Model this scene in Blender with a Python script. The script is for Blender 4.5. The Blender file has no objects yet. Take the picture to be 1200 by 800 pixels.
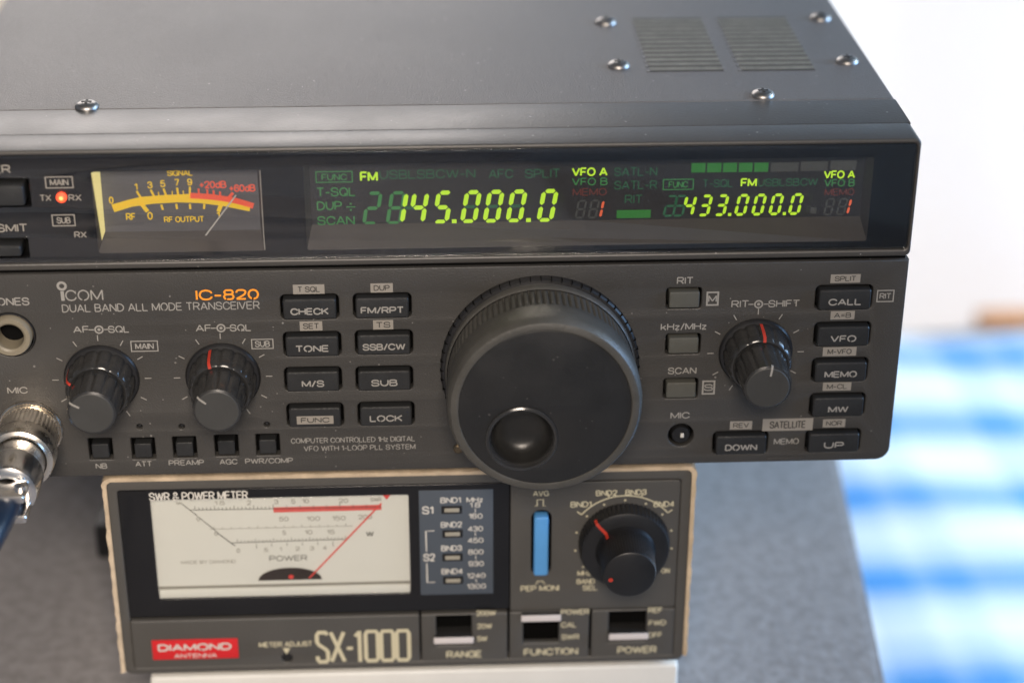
import bpy, bmesh, math, random
from mathutils import Vector, Matrix
random.seed(7)
C = bpy.context.scene.collection
SC = bpy.context.scene
U = 0.001                      # shapes are written in millimetres

# ------------------------------------------------------------------ camera
cd = bpy.data.cameras.new('camera')
cam = bpy.data.objects.new('camera', cd); C.objects.link(cam)
cam.location = (0.000586, -0.430145, 0.254046)
cam.rotation_euler = (math.radians(63.17), math.radians(-0.1931), math.radians(-2.7066))
cd.sensor_width = 36.0; cd.lens = 68.245
cd.clip_start = 0.01; cd.clip_end = 60
cd.dof.use_dof = True; cd.dof.focus_distance = 0.480; cd.dof.aperture_fstop = 6.3
cd.dof.aperture_blades = 7
SC.camera = cam
SC.view_settings.view_transform = 'Standard'; SC.view_settings.look = 'None'
SC.view_settings.exposure = 0.0; SC.view_settings.gamma = 1.0

# ------------------------------------------------------------------ ambient of the room
W = bpy.data.worlds.new('World'); SC.world = W; W.use_nodes = True
W.node_tree.nodes['Background'].inputs[0].default_value = (0.80, 0.84, 0.95, 1)
W.node_tree.nodes['Background'].inputs[1].default_value = 0.09

# ------------------------------------------------------------------ lamps
def area(name, loc, target, sx, sy, power, col, spread=180):
    l = bpy.data.lights.new(name, 'AREA'); l.shape = 'RECTANGLE'; l.size = sx; l.size_y = sy
    l.energy = power; l.color = col; l.spread = math.radians(spread)
    o = bpy.data.objects.new(name, l); C.objects.link(o); o.location = loc
    o.rotation_euler = (Vector(target) - Vector(loc)).to_track_quat('-Z', 'Y').to_euler()
    return o
area('warm_room_lamp', (-0.02, -0.62, 0.42), (-0.22, 0.03, -0.02), 0.22, 0.22, 1.75, (1.0, 0.86, 0.73), 84)
area('window_daylight', (1.15, 0.0, 0.26), (0.10, 0.0, -0.04), 0.7, 0.5, 15.0, (0.32, 0.58, 1.0))
area('blanket_fill_lamp', (1.35, 0.45, 0.45), (0.62, 0.62, -0.38), 0.7, 0.9, 17.0, (0.70, 0.88, 1.0), 84)  # extra lamp added to brighten the blanket, no window stands there

# ------------------------------------------------------------------ materials
def nodes(name):
    m = bpy.data.materials.new(name); m.use_nodes = True
    nt = m.node_tree; return m, nt, nt.nodes['Principled BSDF']
def mat(name, col, rough=0.5, metal=0.0, bump=0.0, bscale=900, var=0.0, spec=0.5, vscale=40, rvar=0.0, coat=0.0, dust=0.0):
    m, nt, b = nodes(name)
    b.inputs['Base Color'].default_value = (*col, 1); b.inputs['Roughness'].default_value = rough
    b.inputs['Metallic'].default_value = metal; b.inputs['Specular IOR Level'].default_value = spec
    if coat: b.inputs['Coat Weight'].default_value = coat; b.inputs['Coat Roughness'].default_value = 0.08
    if bump or var or rvar:
        tc = nt.nodes.new('ShaderNodeTexCoord')
    if bump:
        n = nt.nodes.new('ShaderNodeTexNoise'); n.inputs['Scale'].default_value = bscale; n.inputs['Detail'].default_value = 3
        bp = nt.nodes.new('ShaderNodeBump'); bp.inputs['Strength'].default_value = bump; bp.inputs['Distance'].default_value = 0.0004
        nt.links.new(tc.outputs['Object'], n.inputs['Vector']); nt.links.new(n.outputs['Fac'], bp.inputs['Height'])
        nt.links.new(bp.outputs['Normal'], b.inputs['Normal'])
    if var or rvar:
        n = nt.nodes.new('ShaderNodeTexNoise'); n.inputs['Scale'].default_value = vscale; n.inputs['Detail'].default_value = 6
        n.inputs['Roughness'].default_value = 0.65
        nt.links.new(tc.outputs['Object'], n.inputs['Vector'])
        if var:
            r = nt.nodes.new('ShaderNodeValToRGB')
            r.color_ramp.elements[0].position = 0.3; r.color_ramp.elements[1].position = 0.7
            r.color_ramp.elements[0].color = (*[c * (1 - var) for c in col], 1)
            r.color_ramp.elements[1].color = (*[min(1, c * (1 + var)) for c in col], 1)
            nt.links.new(n.outputs['Fac'], r.inputs['Fac']); nt.links.new(r.outputs['Color'], b.inputs['Base Color'])
        if rvar:
            r = nt.nodes.new('ShaderNodeMapRange')
            r.inputs['To Min'].default_value = max(0.02, rough - rvar); r.inputs['To Max'].default_value = rough + rvar
            r.inputs['From Min'].default_value = 0.3; r.inputs['From Max'].default_value = 0.7
            nt.links.new(n.outputs['Fac'], r.inputs['Value']); nt.links.new(r.outputs['Result'], b.inputs['Roughness'])
    if dust:      # scattered specks of pale dust and lint
        tc = nt.nodes.new('ShaderNodeTexCoord'); mk = None
        for sc_, th, keepv in ((260, 0.075, 0.90), (700, 0.13, 0.93)):
            v = nt.nodes.new('ShaderNodeTexVoronoi'); v.inputs['Scale'].default_value = sc_
            a = nt.nodes.new('ShaderNodeMath'); a.operation = 'LESS_THAN'; a.inputs[1].default_value = th
            sp = nt.nodes.new('ShaderNodeSeparateXYZ'); c = nt.nodes.new('ShaderNodeMath'); c.operation = 'GREATER_THAN'; c.inputs[1].default_value = keepv
            e = nt.nodes.new('ShaderNodeMath'); e.operation = 'MULTIPLY'
            nt.links.new(tc.outputs['Object'], v.inputs['Vector']); nt.links.new(v.outputs['Distance'], a.inputs[0]); nt.links.new(v.outputs['Color'], sp.inputs[0])
            nt.links.new(sp.outputs['X'], c.inputs[0]); nt.links.new(a.outputs[0], e.inputs[0]); nt.links.new(c.outputs[0], e.inputs[1])
            if mk is None: mk = e
            else:
                mxm = nt.nodes.new('ShaderNodeMath'); mxm.operation = 'MAXIMUM'; nt.links.new(mk.outputs[0], mxm.inputs[0]); nt.links.new(e.outputs[0], mxm.inputs[1]); mk = mxm
        mu = nt.nodes.new('ShaderNodeMath'); mu.operation = 'MULTIPLY'; mu.inputs[1].default_value = 0.75 * dust
        mx = nt.nodes.new('ShaderNodeMix'); mx.data_type = 'RGBA'; mx.inputs['A'].default_value = (*col, 1); mx.inputs['B'].default_value = (0.55, 0.53, 0.5, 1)
        src = b.inputs['Base Color'].links[0].from_socket if b.inputs['Base Color'].is_linked else None
        nt.links.new(mk.outputs[0], mu.inputs[0]); nt.links.new(mu.outputs[0], mx.inputs['Factor'])
        if src: nt.links.new(src, mx.inputs['A'])
        nt.links.new(mx.outputs['Result'], b.inputs['Base Color'])
    return m
def glow(name, col, strength, base=(0.02, 0.02, 0.02)):
    m, nt, b = nodes(name)
    b.inputs['Base Color'].default_value = (*base, 1); b.inputs['Roughness'].default_value = 0.6
    b.inputs['Emission Color'].default_value = (*col, 1); b.inputs['Emission Strength'].default_value = strength
    return m
def tinted_sheet(name, tint, refl_rough=0.02, ior=1.5, boost=1.0):
    m = bpy.data.materials.new(name); m.use_nodes = True; nt = m.node_tree
    nt.nodes.remove(nt.nodes['Principled BSDF']); out = nt.nodes['Material Output']
    t = nt.nodes.new('ShaderNodeBsdfTransparent'); t.inputs[0].default_value = (*tint, 1)
    g = nt.nodes.new('ShaderNodeBsdfGlossy'); g.inputs['Roughness'].default_value = refl_rough
    f = nt.nodes.new('ShaderNodeFresnel'); f.inputs['IOR'].default_value = ior
    gm = nt.nodes.new('ShaderNodeNewGeometry'); mr = nt.nodes.new('ShaderNodeMapRange'); mr.inputs['To Min'].default_value = ior; mr.inputs['To Max'].default_value = 1 / ior
    nt.links.new(gm.outputs['Backfacing'], mr.inputs['Value']); nt.links.new(mr.outputs['Result'], f.inputs['IOR'])   # the far face of the sheet reflects like the near one
    mu = nt.nodes.new('ShaderNodeMath'); mu.operation = 'MULTIPLY'; mu.inputs[1].default_value = boost; mu.use_clamp = True
    mx = nt.nodes.new('ShaderNodeMixShader')
    nt.links.new(f.outputs[0], mu.inputs[0]); nt.links.new(mu.outputs[0], mx.inputs[0])
    nt.links.new(t.outputs[0], mx.inputs[1]); nt.links.new(g.outputs[0], mx.inputs[2]); nt.links.new(mx.outputs[0], out.inputs[0])
    return m

M = dict(
    lid=mat('painted_steel', (0.128, 0.122, 0.121), 0.42, 0, 0.60, 2600, 0.10, 0.6, 25, 0.05, dust=1.0),
    frame=mat('dark_trim_plastic', (0.060, 0.057, 0.053), 0.38, 0, 0.15, 1200, 0.08, 0.5, 30, 0.06, dust=0.6),
    panel=mat('charcoal_panel', (0.049, 0.0472, 0.0445), 0.46, 0, 0.35, 2200, 0.07, 0.5, 35, 0.05, dust=0.35),
    black=mat('black_plastic', (0.012, 0.012, 0.013), 0.38, 0, 0.1, 1500, 0.2, 0.5, 60, 0.08),
    pit=mat('dark_recess', (0.004, 0.004, 0.004), 0.8, spec=0.05),
    button=mat('button_plastic', (0.021, 0.022, 0.023), 0.42, 0, 0.2, 1500, 0.12, 0.5, 90, 0.08),
    grey_button=mat('grey_button_plastic', (0.085, 0.086, 0.076), 0.5, 0, 0.2, 1500, 0.1, 0.4, 90),
    knob=mat('glossy_knob_plastic', (0.026, 0.026, 0.026), 0.20, 0, 0.05, 900, 0.1, 0.6, 90, 0.07),
    knob_cap=mat('knob_cap_plastic', (0.044, 0.0445, 0.043), 0.5, 0, 0.15, 1500, 0.1, 0.4, 90),
    rubber=mat('grip_rubber', (0.062, 0.060, 0.054), 0.45, 0, 0.3, 1200, 0.25, 0.5, 60, 0.1),
    dimple=mat('dimple_plastic', (0.016, 0.016, 0.0155), 0.33, 0, 0.1, 1200, 0.1, 0.45, 120, 0.06),
    dial=mat('dial_face', (0.014, 0.0143, 0.0147), 0.42, 0, 0.12, 1500, 0.15, 0.5, 60, 0.09, dust=0.12),
    print=mat('grey_print', (0.285, 0.275, 0.255), 0.6),
    print_dim=mat('tan_print', (0.27, 0.25, 0.22), 0.6),
    print_white=mat('white_print', (0.62, 0.60, 0.55), 0.6),
    print_cream=mat('cream_print', (0.60, 0.55, 0.38), 0.6),
    print_dark=mat('dark_print', (0.05, 0.047, 0.043), 0.6),
    orange=mat('orange_print', (1.0, 0.34, 0.025), 0.5),
    steel=mat('bright_steel', (0.85, 0.83, 0.80), 0.22, 1, 0, 0, 0, 0.5, 40),
    nickel=mat('nickel_plate', (0.86, 0.80, 0.71), 0.28, 1, 0.05, 600, 0.08, 0.5, 120, 0.10),
    jack=mat('cream_jack_plastic', (0.21, 0.185, 0.135), 0.4),
    red=mat('red_mark', (0.45, 0.035, 0.018), 0.5),
    screw=mat('screw_metal', (0.36, 0.35, 0.34), 0.42, 1),
    screw_dark=mat('screw_slot', (0.02, 0.02, 0.02), 0.6),
    brass=mat('aged_brass', (0.22, 0.17, 0.11), 0.4, 1),
    tray=mat('display_tray', (0.10, 0.092, 0.088), 0.55, 0, 0, 0, 0.1, 0.4, 50),
    meter_face=mat('meter_face_grey', (0.16, 0.16, 0.175), 0.6),
    face=mat('meter_face_dark', (0.050, 0.050, 0.055), 0.6),
    yellow=glow('backlit_yellow', (1.0, 0.62, 0.03), 0.75, (0.5, 0.35, 0.02)),
    backlit_edge=glow('backlight_reflection', (1.0, 0.86, 0.35), 0.9, (0.6, 0.5, 0.2)),
    dred=glow('backlit_red', (1.0, 0.15, 0.07), 0.8, (0.4, 0.03, 0.02)),
    needle=mat('needle_grey', (0.8, 0.8, 0.78), 0.4),
    led=glow('red_indicator', (1.0, 0.10, 0.03), 1.6, (0.5, 0.02, 0.01)),
    led_core=glow('red_indicator_core', (1.0, 0.42, 0.12), 2.2, (0.5, 0.02, 0.01)),
    lit=glow('lit_segment', (0.60, 0.95, 0.03), 1.25),
    mid=glow('half_lit_segment', (0.06, 0.26, 0.07), 0.9, (0.02, 0.06, 0.03)),
    dim=glow('unlit_segment', (0.03, 0.13, 0.06), 0.85, (0.02, 0.05, 0.03)),
    ghost=glow('unlit_grey_segment', (0.08, 0.08, 0.07), 0.6, (0.05, 0.05, 0.05)),
    bar=glow('green_bar', (0.05, 0.30, 0.05), 0.62, (0.02, 0.06, 0.02)),
    litred=glow('lit_red_segment', (1.0, 0.16, 0.06), 1.0),
    dimred=glow('unlit_red_segment', (0.16, 0.04, 0.03), 0.8, (0.05, 0.02, 0.02)),
    window=tinted_sheet('smoked_acrylic', (0.88, 0.88, 0.88), 0.03, 1.55, 2.3),
    clear=tinted_sheet('clear_cover', (0.95, 0.95, 0.93), 0.03, 1.48, 1.0),
    sx=mat('meter_front_plastic', (0.078, 0.0745, 0.068), 0.42, 0, 0.2, 1500, 0.06, 0.5, 40, 0.05),
    sxblack=mat('meter_window_black', (0.008, 0.008, 0.009), 0.16, 0, 0, 0, 0.2, 0.5, 40),
    paper=mat('white_dial_card', (0.78, 0.79, 0.78), 0.6, 0, 0, 0, 0.03, 0.3, 30),
    ink=mat('black_ink', (0.05, 0.05, 0.045), 0.6),
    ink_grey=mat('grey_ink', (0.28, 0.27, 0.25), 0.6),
    ink_red=mat('red_ink', (0.78, 0.12, 0.11), 0.6),
    needle_red=mat('red_needle', (0.80, 0.07, 0.06), 0.4),
    slate=mat('slate_panel', (0.072, 0.088, 0.110), 0.45),
    ledoff=mat('unlit_lamp', (0.34, 0.32, 0.26), 0.4),
    blue=mat('blue_slider', (0.10, 0.34, 0.72), 0.35, 0, 0.05, 600, 0.06, 0.5, 80),
    whitebar=mat('white_slider', (0.66, 0.62, 0.61), 0.35),
    badge=mat('red_badge', (0.62, 0.018, 0.022), 0.3),
    tan=mat('tan_card_edge', (0.55, 0.44, 0.31), 0.85, 0, 0.6, 700, 0.25, 0.2, 120),
    white=mat('white_enamel', (0.74, 0.73, 0.68), 0.35, 0, 0.1, 500, 0.05, 0.5, 30, 0.08),
    vinyl=mat('case_vinyl', (0.035, 0.034, 0.033), 0.5, 0, 0.4, 900),
    cable=mat('dark_blue_cable', (0.007, 0.017, 0.036), 0.34, 0, 0.15, 400, 0.1, 0.5, 60),
    rubberfoot=mat('rubber_foot', (0.02, 0.02, 0.02), 0.7),
)

# ------------------------------------------------------------------ mesh helpers
def link(me, name, material, parent=None, smooth=35):
    mats = material if isinstance(material, (list, tuple)) else [material]
    for m in mats: me.materials.append(m)
    o = bpy.data.objects.new(name, me); C.objects.link(o)
    if smooth:
        me.polygons.foreach_set('use_smooth', [True] * len(me.polygons))
        me.set_sharp_from_angle(angle=math.radians(smooth))
    if parent is not None: o.parent = parent
    return o
class MB:
    """collects shapes (millimetres) and links them as one mesh"""
    def __init__(s): s.bm = bmesh.new()
    def box(s, x0, x1, y0, y1, z0, z1, bev=0, seg=2, mi=0, rot=None):
        g = bmesh.ops.create_cube(s.bm, size=1)['verts']
        for v in g:
            v.co = Vector(((x0 + x1) / 2 + v.co.x * (x1 - x0), (y0 + y1) / 2 + v.co.y * (y1 - y0), (z0 + z1) / 2 + v.co.z * (z1 - z0)))
        fs = list({f for v in g for f in v.link_faces})
        for f in fs: f.material_index = mi
        if rot is not None:
            bmesh.ops.transform(s.bm, matrix=rot, verts=g)
        if bev:
            es = list({e for v in g for e in v.link_edges})
            bmesh.ops.bevel(s.bm, geom=es, offset=bev, segments=seg, affect='EDGES', profile=0.6)
        return s
    def lathe(s, prof, cx=0, cz=0, n=64, mod=None, mi=None, axis='y'):
        """prof: (radius, along) pairs; revolved round the y axis (front is -y)"""
        rings = []
        for j, (r, y) in enumerate(prof):
            if r < 1e-6: rings.append([s.bm.verts.new((cx, y, cz) if axis == 'y' else (cx, cz, y))]); continue
            ring = []
            for i in range(n):
                a = 2 * math.pi * i / n
                rr = r * (mod(a, j) if mod else 1)
                p = (cx + rr * math.sin(a), y, cz + rr * math.cos(a))
                ring.append(s.bm.verts.new(p if axis == 'y' else (p[0], cz + rr * math.cos(a), y)))
            rings.append(ring)
        for j in range(len(rings) - 1):
            A, B = rings[j], rings[j + 1]
            for i in range(n):
                k = (i + 1) % n
                if len(A) == 1 and len(B) == 1: continue
                if len(A) == 1: f = [A[0], B[i], B[k]]
                elif len(B) == 1: f = [A[i], A[k], B[0]]
                else: f = [A[i], A[k], B[k], B[i]]
                ff = s.bm.faces.new(f)
                if mi: ff.material_index = mi(j)
        return s
    def poly(s, pts, mi=0):
        f = s.bm.faces.new([s.bm.verts.new(p) for p in pts]); f.material_index = mi; return s
    def line(s, pts, w, y, mi=0):
        """a flat printed stroke of width w through (x, z) points, facing -y"""
        P = [Vector(p) for p in pts]; P = [p for i, p in enumerate(P) if i == 0 or (p - P[i - 1]).length > 1e-5]; L = []; R_ = []
        for i, p in enumerate(P):
            a = P[max(0, i - 1)]; b = P[min(len(P) - 1, i + 1)]
            d = (b - a).normalized(); nrm = Vector((-d.y, d.x)) * (w / 2)
            if 0 < i < len(P) - 1:
                d1 = (P[i] - P[i - 1]).normalized(); d2 = (P[i + 1] - P[i]).normalized()
                nrm /= max(0.6, math.cos(d1.angle(d2) / 2))
            L.append(p + nrm); R_.append(p - nrm)
        vs = [(s.bm.verts.new((l.x, y, l.y)), s.bm.verts.new((r.x, y, r.y))) for l, r in zip(L, R_)]
        for a, b in zip(vs, vs[1:]):
            f = s.bm.faces.new([a[0], a[1], b[1], b[0]]); f.material_index = mi
        return s
    def disc(s, c, r, y, n=20, mi=0, hole=0):
        if hole:
            a = [(c[0] + r * math.cos(2 * math.pi * i / n), c[1] + r * math.sin(2 * math.pi * i / n)) for i in range(n + 1)]
            return s.line([((p[0] - c[0]) * (r + hole) / 2 / r + c[0], (p[1] - c[1]) * (r + hole) / 2 / r + c[1]) for p in a], r - hole, y, mi)
        return s.poly([(c[0] + r * math.cos(2 * math.pi * i / n), y, c[1] + r * math.sin(2 * math.pi * i / n)) for i in range(n)], mi)
    def rect(s, x0, x1, z0, z1, y, mi=0):
        return s.poly([(x0, y, z0), (x1, y, z0), (x1, y, z1), (x0, y, z1)], mi)
    def outline(s, x0, x1, z0, z1, w, y, mi=0):
        s.rect(x0, x1, z1 - w, z1, y, mi).rect(x0, x1, z0, z0 + w, y, mi)
        return s.rect(x0, x0 + w, z0 + w, z1 - w, y, mi).rect(x1 - w, x1, z0 + w, z1 - w, y, mi)
    def tube(s, pts, r, n=14, caps=True):
        P = [Vector(p) for p in pts]; rad = r if isinstance(r, (list, tuple)) else [r] * len(P)
        up = Vector((0.1, 0.2, 1)).normalized(); rings = []
        for i, p in enumerate(P):
            d = (P[min(i + 1, len(P) - 1)] - P[max(i - 1, 0)]).normalized()
            u = (up - d * up.dot(d)).normalized(); w = d.cross(u); up = u
            rings.append([s.bm.verts.new(p + (u * math.cos(2 * math.pi * k / n) + w * math.sin(2 * math.pi * k / n)) * rad[i]) for k in range(n)])
        for A, B in zip(rings, rings[1:]):
            for i in range(n): s.bm.faces.new([A[i], A[(i + 1) % n], B[(i + 1) % n], B[i]])
        if caps: s.bm.faces.new(rings[0][::-1]); s.bm.faces.new(rings[-1])
        return s
    def add(s, me, mi=0):
        k = len(s.bm.faces); s.bm.from_mesh(me); s.bm.faces.ensure_lookup_table()
        for f in s.bm.faces[k:]: f.material_index = mi
        return s
    def text(s, body, xl, xr, zb, h, y, mi=0, bold=0.0, slant=0.0):
        lettering(s, body, xl, xr, zb, h, y, mi, bold, slant); return s
    def build(s, name, material, parent=None, smooth=35, recalc=True):
        me = bpy.data.meshes.new(name)
        bmesh.ops.scale(s.bm, vec=(U, U, U), verts=s.bm.verts)
        if recalc: bmesh.ops.recalc_face_normals(s.bm, faces=s.bm.faces)
        s.bm.to_mesh(me); s.bm.free()
        return link(me, name, material, parent, smooth)
def curve_mesh(cu):
    o = bpy.data.objects.new('tmp', cu); C.objects.link(o)
    dg = bpy.context.evaluated_depsgraph_get()
    me = bpy.data.meshes.new_from_object(o.evaluated_get(dg))
    bpy.data.objects.remove(o); bpy.data.curves.remove(cu); return me
# a plain grotesque alphabet drawn as strokes: glyph -> (width, [(points, corner radius, closed)])
def _g(w, *st): return (w, st)
_S = lambda *p, r=0, c=False: (p, r, c)
_stem = _S((0, 0), (0, 1))
GL = {
 'A': _g(.80, _S((0, 0), (.5, 1)), _S((.5, 1), (1, 0)), _S((.2, .33), (.8, .33))),
 'B': _g(.70, _stem, _S((0, 1), (.92, 1), (.92, .53), (0, .53), r=.24), _S((0, .53), (1, .53), (1, 0), (0, 0), r=.27)),
 'C': _g(.78, _S((1, .68), (1, 1), (0, 1), (0, 0), (1, 0), (1, .32), r=.46)),
 'D': _g(.75, _stem, _S((0, 1), (1, 1), (1, 0), (0, 0), r=.45)),
 'E': _g(.64, _stem, _S((0, 1), (1, 1)), _S((0, .52), (.92, .52)), _S((0, 0), (1, 0))),
 'F': _g(.60, _stem, _S((0, 1), (1, 1)), _S((0, .5), (.88, .5))),
 'G': _g(.80, _S((1, .70), (1, 1), (0, 1), (0, 0), (1, 0), (1, .3), r=.46), _S((1, 0), (1, .46), (.58, .46))),
 'H': _g(.74, _stem, _S((1, 0), (1, 1)), _S((0, .52), (1, .52))),
 'I': _g(.0, _stem), 'J': _g(.6, _S((1, 1), (1, 0), (0, 0), (0, .3), r=.4)),
 'K': _g(.74, _stem, _S((1, 1), (0, .36)), _S((.36, .58), (1, 0))),
 'L': _g(.60, _stem, _S((0, 0), (1, 0))),
 'M': _g(.88, _stem, _S((0, 1), (.5, .08)), _S((.5, .08), (1, 1)), _S((1, 1), (1, 0))),
 'N': _g(.74, _stem, _S((0, 1), (1, 0)), _S((1, 0), (1, 1))),
 'O': _g(.82, _S((0, 0), (0, 1), (1, 1), (1, 0), r=.47, c=True)),
 'P': _g(.68, _stem, _S((0, 1), (1, 1), (1, .44), (0, .44), r=.28)),
 'Q': _g(.82, _S((0, 0), (0, 1), (1, 1), (1, 0), r=.47, c=True), _S((.58, .30), (1, -.02))),
 'R': _g(.72, _stem, _S((0, 1), (.97, 1), (.97, .47), (0, .47), r=.26), _S((.55, .47), (1, 0))),
 'S': _g(.70, _S((.96, .70), (.96, 1), (.02, 1), (.02, .53), (1, .50), (1, 0), (0, 0), (0, .30), r=.26)),
 'T': _g(.70, _S((0, 1), (1, 1)), _S((.5, 1), (.5, 0))),
 'U': _g(.74, _S((0, 1), (0, 0), (1, 0), (1, 1), r=.42)),
 'V': _g(.78, _S((0, 1), (.5, 0)), _S((.5, 0), (1, 1))),
 'W': _g(1.1, _S((0, 1), (.25, 0)), _S((.25, 0), (.5, .95)), _S((.5, .95), (.75, 0)), _S((.75, 0), (1, 1))),
 'X': _g(.76, _S((0, 0), (1, 1)), _S((0, 1), (1, 0))), 'Y': _g(.76, _S((0, 1), (.5, .45)), _S((1, 1), (.5, .45)), _S((.5, .45), (.5, 0))),
 'Z': _g(.68, _S((0, 1), (1, 1)), _S((1, 1), (0, 0)), _S((0, 0), (1, 0))),
 '0': _g(.62, _S((0, 0), (0, 1), (1, 1), (1, 0), r=.40, c=True)), '1': _g(.28, _S((0, .74), (1, 1)), _S((1, 1), (1, 0))),
 '2': _g(.60, _S((0, .70), (0, 1), (1, 1), (1, .55), (0, .02), r=.26), _S((0, 0), (1, 0))),
 '3': _g(.60, _S((0, .74), (0, 1), (.95, 1), (.95, .53), (.35, .53), r=.23), _S((.35, .53), (1, .53), (1, 0), (0, 0), (0, .28), r=.24)),
 '4': _g(.64, _S((.76, 0), (.76, 1)), _S((.76, 1), (0, .27)), _S((0, .27), (1, .27))),
 '5': _g(.60, _S((.94, 1), (.1, 1)), _S((.1, 1), (.03, .50)), _S((.03, .5), (.2, .62), (1, .62), (1, 0), (0, 0), (0, .26), r=.24)),
 '6': _g(.62, _S((.95, .76), (.95, 1), (0, 1), (0, 0), (1, 0), (1, .58), (.04, .58), r=.27)), '7': _g(.60, _S((0, 1), (1, 1)), _S((1, 1), (.35, 0))),
 '8': _g(.62, _S((.05, .53), (.05, 1), (.95, 1), (.95, .53), r=.22, c=True), _S((0, 0), (0, .53), (1, .53), (1, 0), r=.25, c=True)),
 '9': _g(.62, _S((.05, .24), (.05, 0), (1, 0), (1, 1), (0, 1), (0, .42), (.96, .42), r=.27)),
 '+': _g(.60, _S((0, .45), (1, .45)), _S((.5, .12), (.5, .78))), '-': _g(.42, _S((0, .42), (1, .42))), '=': _g(.5, _S((0, .3), (1, .3)), _S((0, .65), (1, .65))),
 '/': _g(.40, _S((0, -.05), (1, 1.05))), '.': _g(.0, _S((0, -.02), (0, .03))), 'k': _g(.58, _stem, _S((.92, .68), (0, .24)), _S((.34, .42), (1, 0))),
 'z': _g(.50, _S((0, .66), (1, .66)), _S((1, .66), (0, 0)), _S((0, 0), (1, 0))), 'd': _g(.58, _S((1, 0), (1, 1)), _S((0, 0), (0, .68), (1, .68), (1, 0), r=.28, c=True)),
 '&': _g(.72, _S((1, 0), (.14, .72), (.14, 1), (.78, 1), (.78, .68), (0, .40), (0, 0), (.75, 0), (1, .42), r=.18)),
 '\u221e': _g(.9, _S((0, .2), (0, .7), (.5, .7), (.5, .2), r=.22, c=True), _S((.5, .2), (.5, .7), (1, .7), (1, .2), r=.22, c=True)),
}
def _round(P, r, closed, n=5):
    if r <= 0: return P
    out = []; N = len(P)
    for i, p in enumerate(P):
        if not closed and i in (0, N - 1): out.append(p); continue
        a, b = P[i - 1], P[(i + 1) % N]
        da, db = (a - p).length, (b - p).length
        end_a = not closed and i == 1; end_b = not closed and i == N - 2
        ra = min(r, da * (.98 if end_a else .5)); rb = min(r, db * (.98 if end_b else .5))
        if da < 1e-6 or db < 1e-6: out.append(p); continue
        A = p + (a - p) * (ra / da); B = p + (b - p) * (rb / db)
        for k in range(n + 1):
            t = k / n; m = .18
            out.append(A * (1 - t) ** 2 + p * (2 * t * (1 - t)) * (1 - m) + (A + B) * .5 * (2 * t * (1 - t)) * m + B * t * t)
    if closed: out.append(out[0]); out.append(out[1])
    return out
def lettering(s, body, xl, xr, zb, h, y, mi=0, bold=0.0, slant=0.0):
    """lettering that runs from xl to xr with capitals h tall on the baseline zb, facing -y"""
    wt = h * (0.122 + 1.8 * bold)
    adv = []; tot = 0
    for ch in body:
        a = .42 if ch == ' ' else GL[ch][0] + .20
        adv.append(a); tot += a
    tot -= .20; nat = tot * h; nst = len(body)
    sx = (xr - xl - wt) / max(nat, 1e-6) if nat > 1e-6 else 1
    u = xl + wt / 2; k = 0
    for ch, a in zip(body, adv):
        if ch != ' ':
            w, strokes = GL[ch]
            for pts, r, c in strokes:
                P = [Vector((u + p[0] * w * h * sx, zb + wt / 2 + p[1] * (h - wt))) for p in pts]
                P = _round(P, r * h, c)
                s.line([(p.x + slant * (p.y - zb), p.y) for p in P], wt * (1.0 if len(P) > 2 else 1.0), y - .004 * (k % 5), mi); k += 1
        u += a * h * sx
def rr(x0, x1, z0, z1, r, n=5):
    pts = []
    for cx, cz, a0 in ((x1 - r, z1 - r, 0), (x0 + r, z1 - r, 90), (x0 + r, z0 + r, 180), (x1 - r, z0 + r, 270)):
        for i in range(n + 1):
            a = math.radians(a0 + 90 * i / n); pts.append((cx + r * math.cos(a), cz + r * math.sin(a)))
    return pts
def circ(cx, cz, r, n=40): return [(cx + r * math.cos(2 * math.pi * i / n), cz + r * math.sin(2 * math.pi * i / n)) for i in range(n)]
def plate(outer, holes, y0, y1, bev, name, material, parent):
    """a flat plate with openings, its front at y0 and its back at y1, edges rounded by bev"""
    cu = bpy.data.curves.new('p', 'CURVE'); cu.dimensions = '2D'; cu.fill_mode = 'BOTH'
    for k, pts in enumerate([outer] + holes):
        sp = cu.splines.new('POLY'); sp.points.add(len(pts) - 1); sp.use_cyclic_u = True
        for p, q in zip(sp.points, pts): p.co = (q[0], q[1], 0, 1)
    d = (y1 - y0) / 2
    cu.extrude = d - bev; cu.bevel_depth = bev; cu.bevel_resolution = 2; cu.offset = -bev
    me = curve_mesh(cu)
    for v in me.vertices: v.co = Vector((v.co.x, (y0 + y1) / 2 - v.co.z, v.co.y)) * U
    bm = bmesh.new(); bm.from_mesh(me); bmesh.ops.remove_doubles(bm, verts=bm.verts, dist=1e-6)
    bmesh.ops.recalc_face_normals(bm, faces=bm.faces); bm.to_mesh(me); bm.free()
    return link(me, name, material, parent, 50)
def empty(name, loc, label, cat, group=None):
    o = bpy.data.objects.new(name, None); C.objects.link(o); o.location = Vector(loc) * U; o.empty_display_size = 0.02
    o['label'] = label; o['category'] = cat
    if group: o['group'] = group
    bpy.context.view_layer.update(); return o
def keep(o, root):
    """parent o under root without moving it"""
    o.parent = root; o.matrix_parent_inverse = Matrix.Translation(root.location).inverted(); return o
def adopt(root):
    for ch in root.children: ch.matrix_parent_inverse = Matrix.Translation(root.location).inverted()

# ================================================================== the room
def solid(col, r=0.8, **k): return mat(k.pop('name'), col, r, **k)
def structure(o): o['kind'] = 'structure'; return o
fl = MB().box(-2600, 2600, -1500, 1600, -720, -700).build('floor', mat('floor_wood', (0.22, 0.15, 0.10), 0.5, 0, 0, 0, 0.3, 0.5, 6))
structure(fl)
WALL = mat('wall_paint', (0.62, 0.60, 0.57), 0.8, 0, 0, 0, 0.03, 0.3, 4)
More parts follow.
